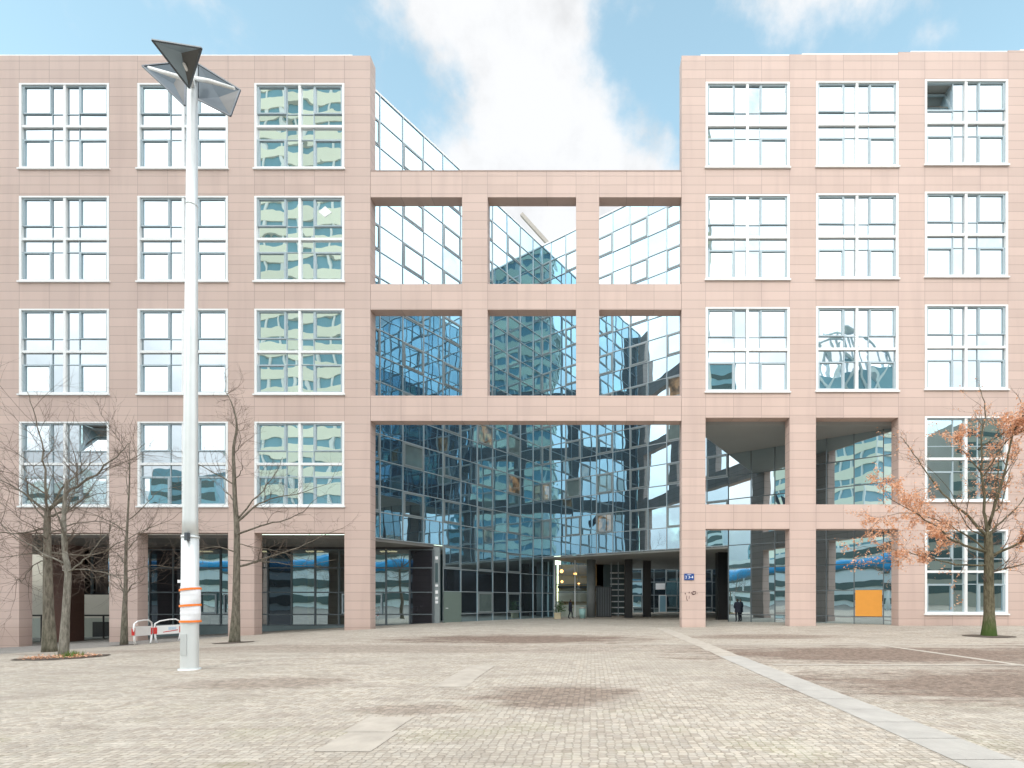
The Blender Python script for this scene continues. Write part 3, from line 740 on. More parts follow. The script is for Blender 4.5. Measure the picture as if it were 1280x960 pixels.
# white wrap with orange tape
zt, zb = lp(0, 733).z, lp(0, 776).z
zs_ = [base.z]
WR = empty('paper_wrap', (base.x, base.y, zb), 'white sheet wrapped round the lamp mast under three orange tape bands', 'wrapping')
b = MB(); N_ = 28
def ring(z, r, bul=0): return [(base.x + .02 + (r + bul * max(0, math.cos(2 * math.pi * i / N_ + .3)) ** 3) * math.cos(2 * math.pi * i / N_), base.y + r * math.sin(2 * math.pi * i / N_), z) for i in range(N_)]
rows = [ring(zb + (zt - zb) * t, .186 + random.uniform(0, .008), .04 * math.sin(math.pi * ((t * 2) % 1)) ) for t in [i / 14 for i in range(15)]]
for r0, r1 in zip(rows[:-1], rows[1:]):
    for i in range(N_): b.face([r0[i], r0[(i + 1) % N_], r1[(i + 1) % N_], r1[i]], M['paper'], smooth=True)
b.build('sheet', WR)
for py0, til in ((737, .03), (757, .02), (776.5, 0)):
    z = lp(0, py0).z; b = MB()
    r0 = [(x, y, zz_ - .024 + til * (x - base.x) / .24) for x, y, zz_ in ring(z, .215)]; r1 = [(x, y, zz_ + .024 + til * (x - base.x) / .24) for x, y, zz_ in ring(z, .213)]
    for i in range(N_): b.face([r0[i], r0[(i + 1) % N_], r1[(i + 1) % N_], r1[i]], M['orange'], smooth=True)
    b.build('tape_band', WR)

# ------------------------------------------------------------------ folding barriers
def barrier(pl, pr, label):
    """plan feet pl, pr (Vectors on the ground)"""
    e = Vector((pr.x - pl.x, pr.y - pl.y, 0)); L = e.length; e.normalize(); nrm = Vector((e.y, -e.x, 0))
    if nrm.y > 0: nrm = -nrm
    o = empty('road_barrier', pl.lerp(pr, .5), label, 'barrier', 'road barriers beside the lamp mast')
    g0, g1 = pl.z, pr.z
    def P(u, z): return pl + e * (u * L) + Vector((0, 0, z + (g1 - g0) * u))
    b = MB()
    b.tube([P(0.02, .42), P(0.0, .78), P(.03, .98), P(.2, 1.10), P(.55, 1.16), P(.8, 1.16), P(.97, 1.04), P(1, .8), P(.98, .42)], .035, 8, M['barrier']); b.build('frame', o)
    for u, s in ((.02, 1), (.98, -1)):
        b = MB(); b.tube([P(u, .5), P(u + .02 * s, .25), P(u + .07 * s, 0)], .04, 8, M['barrier']); b.build('leg', o)
        b = MB(); c = P(u, .62) + nrm * .02; b.bar(c - Vector((0, 0, .16)), c + Vector((0, 0, .16)), .13, .10, M['red'], up=tuple(nrm)); b.build('bracket', o)
    b = MB(); b.bar(P(.06, .64) + nrm * .03, P(.94, .64) + nrm * .03, .05, .46, M['barrier']); bo = b.build('board', o)
    b = MB(); b.bar(P(.30, .52) + nrm * .062, P(.86, .60) + nrm * .062, .01, .035, M['red'])
    b.bar(P(.50, .70) + nrm * .062, P(.80, .70) + nrm * .062, .01, .14, M['pale_blue']); b.build('print', bo)
M['pale_blue'] = simple('pale_blue_print', (.50, .62, .74), .5, 0, .2, 20)
barrier(ground_at(167, 807), ground_at(190, 804), 'shorter red and white road barrier, next to the slim bare tree')
barrier(ground_at(193, 803.5), ground_at(226, 801), 'longer red and white road barrier, partly behind the lamp mast')

# ------------------------------------------------------------------ trees
def grow_twigs(b, start, dirv, length, rad, depth, ends, mat, nseg=4, up=.12, cnt=(2, 4)):
    p = Vector(start); d = Vector(dirv).normalized(); path = [p.copy()]; rr = [rad]
    for i in range(nseg):
        d = (d + Vector((random.gauss(0, .16), random.gauss(0, .16), random.gauss(up * .5, .14)))).normalized()
        p = p + d * length / nseg; path.append(p.copy()); rr.append(rad * (1 - .75 * (i + 1) / nseg))
    b.tube(path, rr, 4 if depth > 1 else 3, mat, cap=False)
    ends.append((path, depth))
    if depth > 0:
        for _ in range(random.randint(*cnt)):
            t = random.uniform(.2, 1.0) * nseg; i = min(int(t), nseg - 1); s = path[i].lerp(path[i + 1], t - i)
            dd = (path[i + 1] - path[i]).normalized(); ax = dd.orthogonal().normalized(); ang = random.uniform(0, 6.28)
            side = (ax * math.cos(ang) + dd.cross(ax) * math.sin(ang))
            nd = (dd * random.uniform(.5, .9) + side * random.uniform(.5, .95) + Vector((0, 0, up))).normalized()
            grow_twigs(b, s, nd, length * random.uniform(.45, .75), max(.0042, rad * .55), depth - 1, ends, mat, max(2, nseg - 1), up, cnt)
def tree(name, label, basepx, trunk, limbs, bark, r0, leaves=None, twn=(4, 7), twlen=(.8, 2.2), group='trees in front of the facade', leader_r=.35, flare=1.25, tdep=2):
    g0 = ground_at(*basepx); d = g0.y - CAMY; o = empty(name, g0, label, 'tree', group)
    def P(px, py, dy=0): v = at(px, py, d); v.y += dy; v.x = v.x * (d + dy) / d if False else v.x; return v
    t = MB(); pts = [P(*q) for q in trunk]; pts[0] = Vector((pts[0].x, g0.y, g0.z - .1))
    # resample trunk
    rs = [r0 * (1 - (1 - leader_r) * (i / (len(pts) - 1)) ** .75) for i in range(len(pts))]; rs[0] *= flare
    def smooth_path(pts, rs, k=4):
        P2, R2 = [], []
        for i in range(len(pts) - 1):
            a = pts[max(i - 1, 0)]; b_ = pts[i]; c = pts[i + 1]; e = pts[min(i + 2, len(pts) - 1)]
            for s in range(k):
                u = s / k
                P2.append(.5 * ((2 * b_) + (c - a) * u + (2 * a - 5 * b_ + 4 * c - e) * u * u + (3 * b_ - a - 3 * c + e) * u ** 3)); R2.append(rs[i] * (1 - u) + rs[i + 1] * u)
        P2.append(pts[-1]); R2.append(rs[-1]); return P2, R2
    sp, sr = smooth_path(pts, rs)
    if flare > 1: sr = [r * (1 + .0) for r in sr]
    t.tube(sp, sr, 12, bark); 
    tw = MB(); ends = []
    for li, (path, rl, fol) in enumerate(limbs):
        sgn = random.choice((-1, 1)); spread = random.uniform(.15, 1.3) * sgn
        n = len(path); lpnts = [P(x, y, spread * (i / (n - 1)) ** 1.2 * (1.4)) for i, (x, y) in enumerate(path)]
        lr = [max(.008, rl * .66 * (1 - .88 * (i / (n - 1)) ** .8)) for i in range(n)]
        q, qr = smooth_path(lpnts, lr, 4)
        q = [v + Vector((random.gauss(0, .015), random.gauss(0, .03), random.gauss(0, .015))) if 0 < i else v for i, v in enumerate(q)]
        t.tube(q, qr, 7, bark)
        e2 = []
        for _ in range(random.randint(*twn) + n):
            i = random.randint(max(1, len(q) // 5), len(q) - 1); dd = (q[min(i + 1, len(q) - 1)] - q[i - 1]).normalized()
            ax = dd.orthogonal().normalized(); ang = random.uniform(0, 6.28); side = ax * math.cos(ang) + dd.cross(ax) * math.sin(ang)
            nd = dd * random.uniform(.4, 1) + side * random.uniform(.5, 1); nd.z += .15
            grow_twigs(tw, q[i], nd, random.uniform(*twlen), max(.008, qr[i] * .42), tdep, e2, M['twig'])
        ends.append((e2, fol))
    # twigs straight off the trunk's upper half
    for _ in range(12):
        i = random.randint(len(sp) // 2, len(sp) - 1); a = random.uniform(0, 6.28)
        grow_twigs(tw, sp[i], (math.cos(a), math.sin(a) * .6, random.uniform(.1, .6)), random.uniform(*twlen) * .8, max(.01, sr[i] * .18), tdep, [], M['twig'])
    t.build('trunk', o); tw.build('twigs', o)['label'] = 'bare thin twigs'
    if leaves:
        lf = MB()
        for e2, fol in ends:
            if not fol: continue
            for path, dep in e2:
                for k in range(len(path) - 1):
                    for _ in range(leaves):
                        if random.random() > fol * fol * 1.05: continue
                        c = path[k].lerp(path[k + 1], random.random()) + Vector((random.gauss(0, .05), random.gauss(0, .05), random.gauss(-.03, .05)))
                        u = Vector((random.gauss(0, 1), random.gauss(0, 1), random.gauss(-.4, .7))).normalized(); w = u.orthogonal().normalized()
                        w = (w * math.cos(1.3 * k) + u.cross(w) * random.uniform(-1, 1)).normalized(); s = random.uniform(.03, .07)
                        lf.face([c, c + u * s + w * s * .5, c + u * s * 2.1, c + u * s - w * s * .5], M['leaf'], pane=random.random())
        lf.build('foliage', o)['label'] = 'clinging rust orange dry leaves'
    return o
tree('bare_tree', 'thickest bare tree on the left, dark trunk without soil patch', (62, 815), [(62, 815), (60.5, 760), (59.5, 700), (59, 655), (60, 635)], [
    ([(60, 640), (61, 610), (60, 565), (55, 525), (49, 495)], .075, 0), ([(60, 638), (85, 612), (112, 592), (133, 568), (148, 548)], .10, 0),
    ([(60, 642), (42, 622), (22, 606), (-4, 592)], .08, 0), ([(59, 660), (38, 668), (18, 668), (-6, 660)], .06, 0), ([(61, 645), (100, 640), (140, 630), (186, 626)], .07, 0),
    ([(60, 640), (74, 603), (88, 580), (101, 556)], .07, 0), ([(60, 690), (105, 692), (146, 662), (178, 640)], .06, 0), ([(59, 684), (34, 694), (-5, 700)], .05, 0), ([(60, 650), (40, 635), (30, 610), (24, 585)], .05, 0), ([(60, 668), (90, 655), (125, 652), (160, 668)], .05, 0),
    ([(60, 700), (36, 706), (14, 725), (-2, 722)], .04, 0)], M['bark'], .185, leader_r=.42)
tree('bare_tree', 'slim pale speckled tree rising from the soil patch with fallen leaves', (79, 822), [(79, 822), (82, 770), (85, 715), (81, 690), (80, 640), (84, 600)], [
    ([(85, 716), (104, 704), (128, 684), (158, 652)], .05, 0), ([(83, 705), (66, 690), (52, 668), (40, 640)], .045, 0), ([(81, 690), (96, 660), (104, 630), (112, 600)], .05, 0), ([(80, 660), (66, 640), (60, 615), (52, 590)], .04, 0),
    ([(85, 720), (60, 712), (36, 700), (12, 706)], .04, 0), ([(84, 712), (112, 712), (140, 722), (160, 716)], .035, 0), ([(80, 645), (100, 625), (120, 615), (140, 590)], .035, 0)], M['bark_pale'], .115, leader_r=.35, flare=1.15, twlen=(.6, 1.5))
tree('bare_tree', 'slender bare tree just left of the red and white barriers', (155, 806), [(155, 806), (156, 760), (157, 735), (157.5, 690), (160, 640), (162, 595), (162, 556)], [
    ([(157, 746), (146, 734), (134, 722), (118, 711)], .06, 0), ([(157, 743), (170, 731), (188, 728), (200, 722)], .055, 0), ([(157, 705), (135, 690), (112, 684), (92, 690)], .045, 0), ([(158, 690), (178, 676), (200, 666), (228, 655)], .045, 0),
    ([(159, 665), (140, 650), (120, 640), (102, 640)], .04, 0), ([(160, 650), (178, 632), (192, 612), (206, 606)], .04, 0), ([(161, 625), (148, 600), (140, 575), (142, 545)], .035, 0), ([(162, 600), (172, 580), (176, 560), (170, 535)], .03, 0), ([(157, 715), (180, 706), (205, 708), (226, 700)], .04, 0), ([(157, 720), (130, 718), (104, 722), (86, 716)], .04, 0)],
    M['bark'], .135, leader_r=.06, twlen=(.6, 1.6))
tree('bare_tree', 'tall bare tree with long right hand boughs, between lamp mast and gateway', (293, 803), [(293, 803), (295, 760), (296, 705), (296, 660), (294, 630), (292.5, 590), (292, 560), (296, 532), (290, 505), (282, 490)], [
    ([(295.5, 709), (316, 700), (342, 688), (370, 672), (402, 652)], .085, 0), ([(296, 668), (330, 659), (368, 653), (396, 644), (420, 632)], .07, 0), ([(296, 656), (310, 636), (330, 621), (360, 614), (398, 598)], .085, 0), ([(296, 650), (318, 616), (330, 590), (334, 563)], .06, 0),
    ([(294, 628), (275, 614), (256, 607), (238, 590)], .055, 0), ([(293.5, 606), (272, 592), (250, 580), (232, 574)], .05, 0), ([(293, 600), (312, 592), (325, 590)], .04, 0), ([(292, 568), (304, 556), (306, 540), (298, 530)], .03, 0), ([(296, 690), (272, 684), (252, 690), (236, 700)], .05, 0), ([(296, 700), (330, 702), (360, 705), (395, 695)], .045, 0), ([(296, 680), (322, 684), (345, 690), (372, 700)], .035, 0)],
    M['bark'], .18, leader_r=.06, twlen=(.5, 1.3), twn=(3, 6))
tree('oak_tree', 'oak with rust orange dry leaves and mossy trunk foot, on the right', (1236, 795), [(1236, 795), (1236.5, 770), (1236, 730), (1236, 690), (1235, 665)], [
    ([(1235, 690), (1205, 684), (1178, 675), (1154, 662), (1120, 646), (1082, 631)], .11, .95), ([(1234, 672), (1214, 642), (1196, 620), (1181, 590), (1167, 556), (1156, 528)], .11, .25),
    ([(1235, 668), (1229, 640), (1226, 600), (1222, 560), (1224, 515), (1217, 490)], .12, .28), ([(1236, 662), (1250, 630), (1263, 600), (1276, 560), (1290, 520)], .11, .45), ([(1237, 696), (1262, 681), (1292, 664), (1320, 650)], .11, .5),
    ([(1237, 716), (1268, 706), (1300, 690)], .07, .35), ([(1235, 706), (1190, 706), (1150, 697), (1112, 690), (1064, 686)], .075, .75), ([(1236, 655), (1246, 600), (1250, 545), (1264, 510), (1272, 490)], .10, .35), ([(1236, 668), (1262, 650), (1300, 622), (1325, 600)], .09, .4),
    ([(1228, 600), (1245, 560), (1262, 545), (1290, 548)], .06, .95), ([(1226, 590), (1205, 560), (1200, 545), (1215, 535)], .05, .7), ([(1235, 690), (1208, 664), (1184, 648), (1150, 636), (1122, 640)], .07, .8), ([(1234, 672), (1205, 658), (1180, 618), (1150, 590)], .05, .22), ([(1240, 640), (1262, 628), (1285, 585), (1310, 560)], .06, .6), ([(1222, 562), (1240, 548), (1256, 540), (1275, 535)], .05, .95)],
    M['bark_moss'], .245, leaves=5, leader_r=.62, flare=1.35, twlen=(.5, 1.15), twn=(8, 12))
# soil patch with fallen leaves at the slim tree's foot
c = ground_at(80, 822)
sp_ = MB(); pts = [(c.x + 1.15 * math.cos(t) * random.uniform(.9, 1.1), c.y + .9 * math.sin(t) * random.uniform(.9, 1.1)) for t in [i * 6.283 / 22 for i in range(22)]]
sp_.face([(x, y, gz(x, y) + .018) for x, y in pts], M['soil']); tag(sp_.build('soil_patch'), 'dark soil patch at the foot of the slim pale tree', 'soil', kind='stuff')
lf = MB()
for i in range(420):
    t, r = random.uniform(0, 6.28), random.random() ** .6; x, y = c.x + 1.0 * r * math.cos(t), c.y + .7 * r * math.sin(t) - .1; z = gz(x, y) + .03 + random.random() * .05
    u = Vector((random.gauss(0, 1), random.gauss(0, 1), random.gauss(0, .4))).normalized(); w = Vector((-u.y, u.x, .2)); s = random.uniform(.03, .06)
    lf.face([Vector((x, y, z)), Vector((x, y, z)) + u * s + w * s * .5, Vector((x, y, z)) + u * 2 * s, Vector((x, y, z)) + u * s - w * s * .5], M['leaf'], pane=random.random())
tag(lf.build('fallen_leaves'), 'scatter of orange fallen leaves on the soil patch', 'leaves', kind='stuff')
gr = MB()
for i in range(160):
    t, r = random.uniform(0, 6.28), random.random(); x, y = c.x + .22 + .35 * r * math.cos(t), c.y + .25 * r * math.sin(t); z = gz(x, y) + .02; a = random.uniform(0, 6.28)
    gr.face([(x - .012, y, z), (x + .012, y, z), (x + .09 * math.cos(a), y + .09 * math.sin(a), z + random.uniform(.10, .22))], M['grass'] if 'grass' in M else M.setdefault('grass', simple('weed_green', (.13, .20, .03), .7, 0, .3)))
tag(gr.build('weeds'), 'tuft of green weeds beside the slim pale tree', 'weeds', kind='stuff')
for (px, py, r) in ((293, 803.5, .8), (155, 806.5, .6), (1236, 795.5, 1.0)):
    c = ground_at(px, py); q = MB(); q.face([(c.x + r * math.cos(t) * random.uniform(.85, 1.1), c.y + r * .8 * math.sin(t) * random.uniform(.85, 1.1), 0) for t in [i * 6.283 / 18 for i in range(18)]], M['soil'])
    q.v = [(x, y, gz(x, y) + .018) for x, y, z in q.v]; tag(q.build('soil_patch'), {293: 'dark soil ring at the foot of the tall bare tree', 155: 'dark soil ring under the slender tree by the barriers', 1236: 'dark soil ring at the foot of the oak'}[px], 'soil', kind='stuff')

# ------------------------------------------------------------------ people
def person(loc, height, yaw, label, walk=0.0, hands='front'):
    J = {}; s = height / 1.75
    pts = [('pelvis', (0, 0, .95), .125), ('waist', (0, 0, 1.10), .125), ('chest', (0, -.01, 1.30), .15), ('neck', (0, -.01, 1.47), .062), ('head0', (0, .02, 1.56), .075), ('head1', (0, .02, 1.66), .088), ('head2', (0, .015, 1.73), .06)]
    ed = [('pelvis', 'waist'), ('waist', 'chest'), ('chest', 'neck'), ('neck', 'head0'), ('head0', 'head1'), ('head1', 'head2')]
    for sg_, n_ in ((-1, 'l'), (1, 'r')):
        st = walk * sg_
        pts += [(n_ + 'hip', (.09 * sg_, 0, .90), .095), (n_ + 'knee', (.10 * sg_, .05 + st * .5, .50), .066), (n_ + 'ank', (.11 * sg_, -.02 + st, .10), .045), (n_ + 'toe', (.125 * sg_, .14 + st, .045), .04),
                (n_ + 'sh', (.19 * sg_, -.01, 1.41), .075), (n_ + 'el', (.27 * sg_, -.02 - st * .5, 1.13), .055), (n_ + 'wr', ((.17 if hands == 'front' else .25) * sg_, .16 - st * .6, 1.02), .040), (n_ + 'ha', ((.10 if hands == 'front' else .24) * sg_, .24 - st * .6, 1.02), .038)]
        ed += [('pelvis', n_ + 'hip'), (n_ + 'hip', n_ + 'knee'), (n_ + 'knee', n_ + 'ank'), (n_ + 'ank', n_ + 'toe'), ('chest', n_ + 'sh'), (n_ + 'sh', n_ + 'el'), (n_ + 'el', n_ + 'wr'), (n_ + 'wr', n_ + 'ha')]
        for fi in range(4):
            a0 = (.10 if hands == 'front' else .24) * sg_; nm = f'{n_}f{fi}'
            pts.append((nm, (a0 - .05 * sg_ * (1 if hands == 'front' else 0), .30 - st * .6 - .01 * abs(fi - 1.5), 1.045 - .022 * fi), .010)); ed.append((n_ + 'ha', nm))
        pts.append((n_ + 'th', ((.10 if hands == 'front' else .24) * sg_ - .03 * sg_, .22 - st * .6, 1.075), .011)); ed.append((n_ + 'ha', n_ + 'th'))
    idx = {p[0]: i for i, p in enumerate(pts)}
    me = bpy.data.meshes.new('person'); me.from_pydata([tuple(c * s for c in p[1]) for p in pts], [(idx[a], idx[b]) for a, b in ed], []); me.update()
    o = bpy.data.objects.new('person', me); COL.objects.link(o)
    md = o.modifiers.new('skin', 'SKIN'); md.use_smooth_shade = True
    for i, p in enumerate(pts): me.skin_vertices[0].data[i].radius = (p[2] * s, p[2] * s)
    me.skin_vertices[0].data[0].use_root = True
    o.modifiers.new('sub', 'SUBSURF').render_levels = 2; o.modifiers['sub'].levels = 2
    bpy.context.view_layer.update()
    m2 = bpy.data.meshes.new_from_object(o.evaluated_get(bpy.context.evaluated_depsgraph_get())); o.modifiers.clear(); o.data = m2; m2.name = 'person'
    m2.materials.clear()
    for k in ('coat', 'trousers', 'skin', 'hair', 'shoe'): m2.materials.append(M[k])
    for f in m2.polygons:
        c = f.center / s; f.use_smooth = True
        if c.z < .10: k = 4
        elif c.z > 1.50: k = 3 if (c.z > 1.66 or c.y < .01) else 2
        elif c.y > .19 - walk * .3 and c.z > .95 and c.z < 1.12: k = 2
        elif c.z < .92: k = 1
        else: k = 0
        f.material_index = k
    o.location = loc; o.rotation_euler = (0, 0, yaw); tag(o, label, 'person')
    b = MB(); rings = []
    for z, rx, ry in ((.70, .225, .165), (.85, .215, .16), (1.0, .20, .15), (1.2, .205, .155), (1.38, .20, .14), (1.47, .10, .085)):
        rings.append([(rx * s * math.cos(t), ry * s * math.sin(t) - .005, z * s) for t in [i * 6.283 / 20 for i in range(20)]])
    for r0, r1 in zip(rings[:-1], rings[1:]):
        for i in range(20): b.face([r0[i], r0[(i + 1) % 20], r1[(i + 1) % 20], r1[i]], M['coat'], smooth=True)
    c = b.build('coat', None); c.parent = o
    return o
pp = at(922, 775.5, 36.12); pp.z = gz(pp.x, pp.y)
person(pp, 1.70, R(8), 'person in a dark knee length coat standing with back turned at the portico glass')
pp = ground_at(713, 773.2)
person(pp, 1.72, R(-70), 'person in black walking past the warmly lit entrance beside the planter', walk=.16, hands='side')

# planter and bin by the entrance
p = ground_at(697, 773.5); PL = empty('planter', p, 'pale square planter with a dark leafy plant at the entrance', 'planter')
b = MB(); b.hexa([(p.x - .28, p.y - .28), (p.x + .28, p.y - .28), (p.x + .28, p.y + .28), (p.x - .28, p.y + .28)], p.z, p.z + .46, M['pot']); b.box((p.x - .32, p.y - .32, p.z + .46), (p.x + .32, p.y + .32, p.z + .53), M['pot']); b.build('pot', PL)
b = MB()
for i in range(150):
    a = random.uniform(0, 6.28); r = random.random() * .5; q = Vector((p.x + .2 + r * math.cos(a), p.y + r * math.sin(a), p.z + .55 + random.uniform(.1, 1.0))); u = Vector((random.gauss(0, 1), random.gauss(0, 1), random.gauss(0, .6))).normalized(); w = u.orthogonal().normalized()
    b.face([q, q + u * .1 + w * .05, q + u * .22, q + u * .1 - w * .05], M['leafgreen'])
for i in range(6): b.tube([(p.x, p.y, p.z + .5), (p.x + random.uniform(0, .4), p.y + random.uniform(-.2, .2), p.z + 1.3)], .012, 4, M['twig'])
b.build('plant', PL)
p = ground_at(728, 773); BN = empty('litter_bin', p, 'pale teal litter bin beside the round column', 'bin')
b = MB(); b.tube([p, p + Vector((0, 0, .9))], [.26, .3], 16, M['bin']); b.build('body', BN); b = MB(); b.tube([p + Vector((0, 0, .9)), p + Vector((0, 0, .96)), p + Vector((0, 0, 1.0))], [.32, .32, .2], 16, M['fargrey']); b.build('lid', BN)
# maintenance boom on the roof behind the inner corner
bo = empty('roof_boom', (-6, 26, ZTOP), 'slim grey maintenance boom rising above the inner corner of the glass wings', 'crane')
q0, q1 = at(689, 309, 52), at(652, 268, 52)
b = MB(); b.bar(q0, q1, .34, .34, M['fargrey']); b.build('jib', bo); b = MB(); b.bar(q0 + Vector((.1, 0, -5)), q0 + Vector((.1, 0, .3)), .4, .4, M['mull_pale']); b.build('post', bo)

# ------------------------------------------------------------------ the other side of the plaza (mirrored in the glass)
def striped(x0, x1, y0, y1, H, label, pitch=4.3, zig=0):
    o = empty('striped_tower', ((x0 + x1) / 2, (y0 + y1) / 2, 0), label, 'tower', 'striped towers across the plaza')
    b = MB(); b.box((x0 + .4, y0 + .4, -.5), (x1 - .4, y1 - .4, H - .5), M['farblue']); b.build('glazing', o)
    b = MB(); z = 3.0
    while z < H:
        b.box((x0, y0, z), (x1, y1, z + pitch * .52), M['cream']); z += pitch
    b.build('spandrel', o)
    b = MB(); nx_ = int((x1 - x0) / 3.4)
    for i in range(nx_ + 1):
        x = x0 + (x1 - x0) * i / nx_; b.box((x - .25, y1 - .42, 0), (x + .25, y1 - .05, H - .6), M['farwhite'])
    b.build('pier', o)
striped(-79, -46, -110, -80, 150, 'tall tower striped cream and blue, mirrored in the third window column')
striped(3, 26, -108, -82, 108, 'tower striped cream and blue, mirrored in the inner corner of the glass wings')
LWB = empty('low_building', (-20, -90, 0), 'long white building with dark ribbon windows, mirrored in the ground floor glass', 'building')
b = MB(); b.box((-150, -98, -2), (90, -78, 15), M['farwhite']); b.build('wall', LWB)
for z in (1.2, 4.6, 8.6, 12): b = MB(); b.box((-149, -77.98, z), (89, -77.7, z + 1.7), M['fardark']); b.build('ribbon_window', LWB)
TB = empty('tube_walkway', (-20, -60, 0), 'bright blue tubular walkway on posts, mirrored in the ground floor glass', 'footbridge')
b = MB(); b.tube([(-140 + 5 * i, -60, 8.9) for i in range(38)], .95, 14, M['tube']); b.build('tube', TB)
for i in range(9): b = MB(); b.tube([(-135 + 22 * i, -60, -2), (-135 + 22 * i, -60, 8.4)], .3, 10, M['farwhite']); b.build('post', TB)
# braced tower with a lattice crown
XT = empty('braced_tower', (80, -120, 0), 'blue glass tower with white cross bracing and lattice crown across the plaza', 'tower')
b = MB(); b.box((67, -140, -1), (94, -120, 70), M['farblue']); b.build('glazing', XT)
b = MB()
for i in range(4):
    for j in range(6):
        xa, xb, za, zb = 67 + 6.75 * i, 67 + 6.75 * (i + 1), 12 * j, 12 * (j + 1)
        b.bar((xa, -119.7, za), (xb, -119.7, zb), .7, .7, M['farbrace']); b.bar((xb, -119.9, za), (xa, -119.9, zb), .7, .7, M['farbrace'])
b.build('brace', XT)
b = MB()
for i in range(14):
    x = 66 + 2.2 * i; h = 70 + 14 * math.sin(math.pi * min(1, (i + 3) / 15)); b.bar((x, -122, 68), (x + random.uniform(-2, 2), -124, h), .5, .5, M['farbrace'])
b.tube([(66 + 2.2 * i, -123, 70 + 14 * math.sin(math.pi * min(1, (i + 3) / 15))) for i in range(14)], .4, 6, M['farbrace']); b.build('crown', XT)
def plain(name, x0, x1, y0, y1, H, wall, glass, label, slope=0):
    o = empty(name, ((x0 + x1) / 2, (y0 + y1) / 2, 0), label, 'building')
    b = MB(); b.hexa([(x0, y0), (x1, y0), (x1, y1), (x0, y1)], -1, H, wall)
    if slope:
        for k in (4, 7): x, y, z = b.v[k]; b.v[k] = (x, y, z - slope)
    b.build('wall', o)
    b = MB(); z = 3
    while z < H - slope - 4: b.box((x0 + .8, y1 - .1, z), (x1 - .8, y1 + .06, z + 1.9), glass); z += 3.6
    b.build('ribbon_window', o)
plain('round_tower', 24, 43, -140, -122, 74, M['farblue'], M['fardark'], 'plain blue office tower across the plaza beside the braced tower')
plain('office_slab', 108, 150, -150, -118, 70, M['fargrey'], M['fardark'], 'beige slope roofed office slab at the far side of the plaza', slope=16)
plain('office_slab', -132, -110, -150, -120, 40, M['farblue'], M['fardark'], 'low blue office slab mirrored in the second window column')
plain('office_slab', -190, -150, -150, -120, 38, M['farwhite'], M['fardark'], 'white office slab mirrored in the first window column')
plain('office_slab', -100, -70, -150, -120, 30, M['farblue'], M['fardark'], 'small blue glass office behind the tall striped tower')
plain('office_slab', 95, 125, -60, -40, 30, M['fargrey'], M['fardark'], 'dark windowed office slab on the right side of the plaza')
plain('office_slab', 45, 90, -90, -76, 19, M['fargrey'], M['fardark'], 'low grey office slab below the braced tower')

# ------------------------------------------------------------------ camera, light, sky
cam = bpy.data.cameras.new('Camera'); co = bpy.data.objects.new('Camera', cam); COL.objects.link(co)
co.location = (0, CAMY, CAMZ); co.rotation_euler = (R(90), 0, 0)
cam.sensor_fit = 'HORIZONTAL'; cam.sensor_width = 36; cam.lens = 36 * F / 1280; cam.shift_x = (640 - CX) / 1280; cam.shift_y = (CY - 480) / 1280
cam.clip_start = .1; cam.clip_end = 5000
scene.camera = co
SUN_EL, SUN_AZ = R(42), R(200)     # azimuth clockwise from +Y: behind the camera, to the left
sun = bpy.data.lights.new('Sun', 'SUN'); sun.energy = 1.3; sun.angle = R(16); sun.color = (1, .95, .88)
so = bpy.data.objects.new('Sun', sun); COL.objects.link(so)
sd = Vector((math.sin(SUN_AZ) * math.cos(SUN_EL), math.cos(SUN_AZ) * math.cos(SUN_EL), math.sin(SUN_EL)))
so.rotation_euler = sd.to_track_quat('Z', 'Y').to_euler(); so.location = (0, -40, 60)
w = bpy.data.worlds.new('World'); scene.world = w; w.use_nodes = True; nt = w.node_tree; nt.nodes.clear(); n = N(nt)
out = nt.nodes.new('ShaderNodeOutputWorld')
sky = nt.nodes.new('ShaderNodeTexSky'); sky.sky_type = 'NISHITA'; sky.sun_disc = False; sky.sun_elevation = SUN_EL; sky.sun_rotation = SUN_AZ
sky.air_density = 1.0; sky.dust_density = .6; sky.ozone_density = 1.0
tc = n('TexCoord').outputs['Generated']
sv = n('SeparateXYZ'); n.set(sv.inputs[0], tc)
zc = n.math('ADD', n.math('MAXIMUM', sv.outputs[2], 0.0), .22)
cv = n('CombineXYZ'); n.set(cv.inputs[0], n.math('DIVIDE', sv.outputs[0], zc)); n.set(cv.inputs[1], n.math('DIVIDE', sv.outputs[1], zc)); cv.inputs[2].default_value = 3.7
cn = n.noise(n.vmath('ADD', tc, (.35, .2, .1)), 4.6, 9, .58); wisp = n.noise(tc, 11.0, 8, .65)
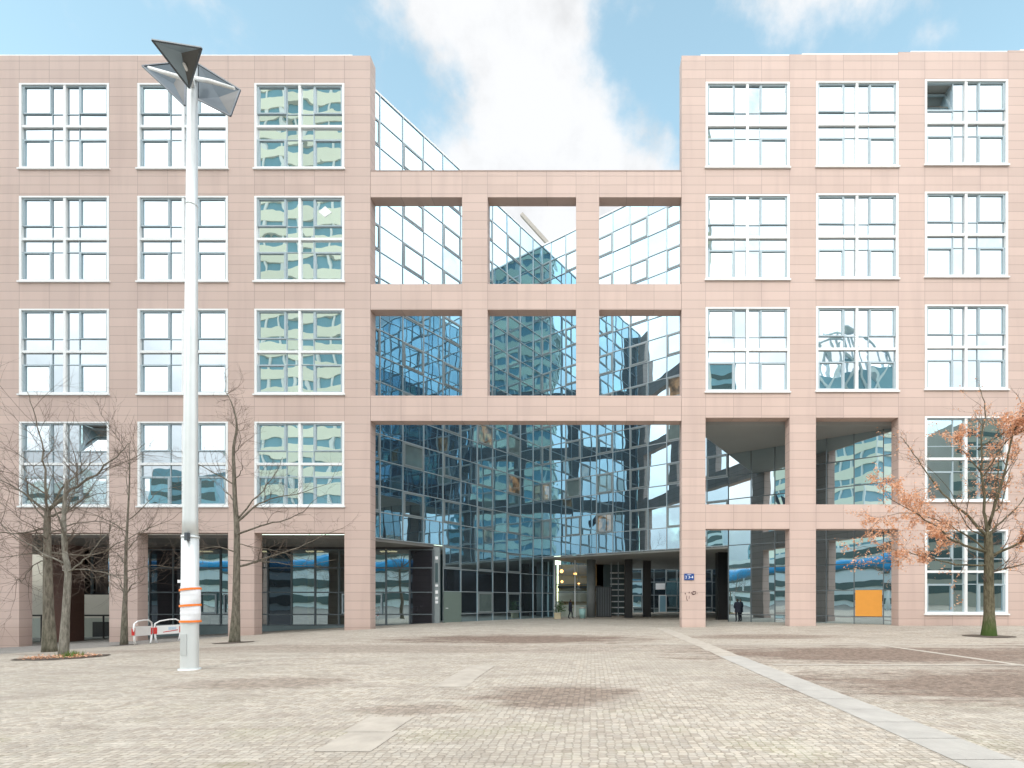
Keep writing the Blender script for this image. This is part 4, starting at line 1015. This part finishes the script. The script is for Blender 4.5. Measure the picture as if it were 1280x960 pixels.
# cloud cover by direction: a big cumulus ahead, near-full cover to the sides and behind the viewer
def blob(px, py, k):
    dv = Vector(((px - CX) / F, 1, (CY - py) / F)).normalized()
    return n.ramp(n.vmath('DOT_PRODUCT', tc, tuple(dv)), 1 - k, 1.0, 0, 1)
bias = n.math('MULTIPLY', blob(600, 170, .045), .26)
bias = n.math('ADD', bias, n.math('MULTIPLY', blob(745, 200, .015), .16))
bias = n.math('SUBTRACT', bias, n.math('MULTIPLY', blob(545, 135, .0035), .17))
bias = n.math('ADD', bias, n.math('MULTIPLY', blob(800, 185, .004), .12))
bias = n.math('SUBTRACT', bias, n.math('MULTIPLY', blob(440, 95, .008), .16))
bias = n.math('SUBTRACT', bias, n.math('MULTIPLY', blob(838, 70, .012), .22))
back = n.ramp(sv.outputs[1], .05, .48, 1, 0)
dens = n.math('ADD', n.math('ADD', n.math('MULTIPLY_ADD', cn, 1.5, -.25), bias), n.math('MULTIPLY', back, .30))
dens = n.math('ADD', dens, n.math('MULTIPLY', n.math('SUBTRACT', wisp, .5), .22))
cover = n.ramp(dens, .45, .76)
shade = n.ramp(n.noise(tc, 6.0, 6, .6), .3, .62, .80, 1.06)
low = n.ramp(sv.outputs[2], .06, .55, .46, 1.06)      # an overcast sky is dimmer towards the horizon
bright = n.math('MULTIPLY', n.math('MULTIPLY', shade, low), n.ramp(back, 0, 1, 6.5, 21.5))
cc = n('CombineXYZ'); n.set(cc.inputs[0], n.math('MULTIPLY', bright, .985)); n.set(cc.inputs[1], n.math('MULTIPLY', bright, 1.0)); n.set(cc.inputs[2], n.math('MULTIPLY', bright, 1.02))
skyc = n.mix(1.0, sky.outputs[0], (3.95, 3.85, 2.75), 'MULTIPLY')
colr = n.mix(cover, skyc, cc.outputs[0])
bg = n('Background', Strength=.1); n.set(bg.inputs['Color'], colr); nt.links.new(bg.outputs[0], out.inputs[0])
scene.view_settings.view_transform = 'Standard'; scene.view_settings.look = 'None'; scene.view_settings.exposure = 0.45; scene.view_settings.gamma = 1.0
scene.view_settings.use_curve_mapping = False
cy = scene.cycles
cy.max_bounces = 10; cy.glossy_bounces = 6; cy.diffuse_bounces = 3; cy.transparent_max_bounces = 10; cy.use_denoising = True
try: cy.denoiser = 'OPENIMAGEDENOISE'
except Exception: pass
cy.sample_clamp_indirect = 12
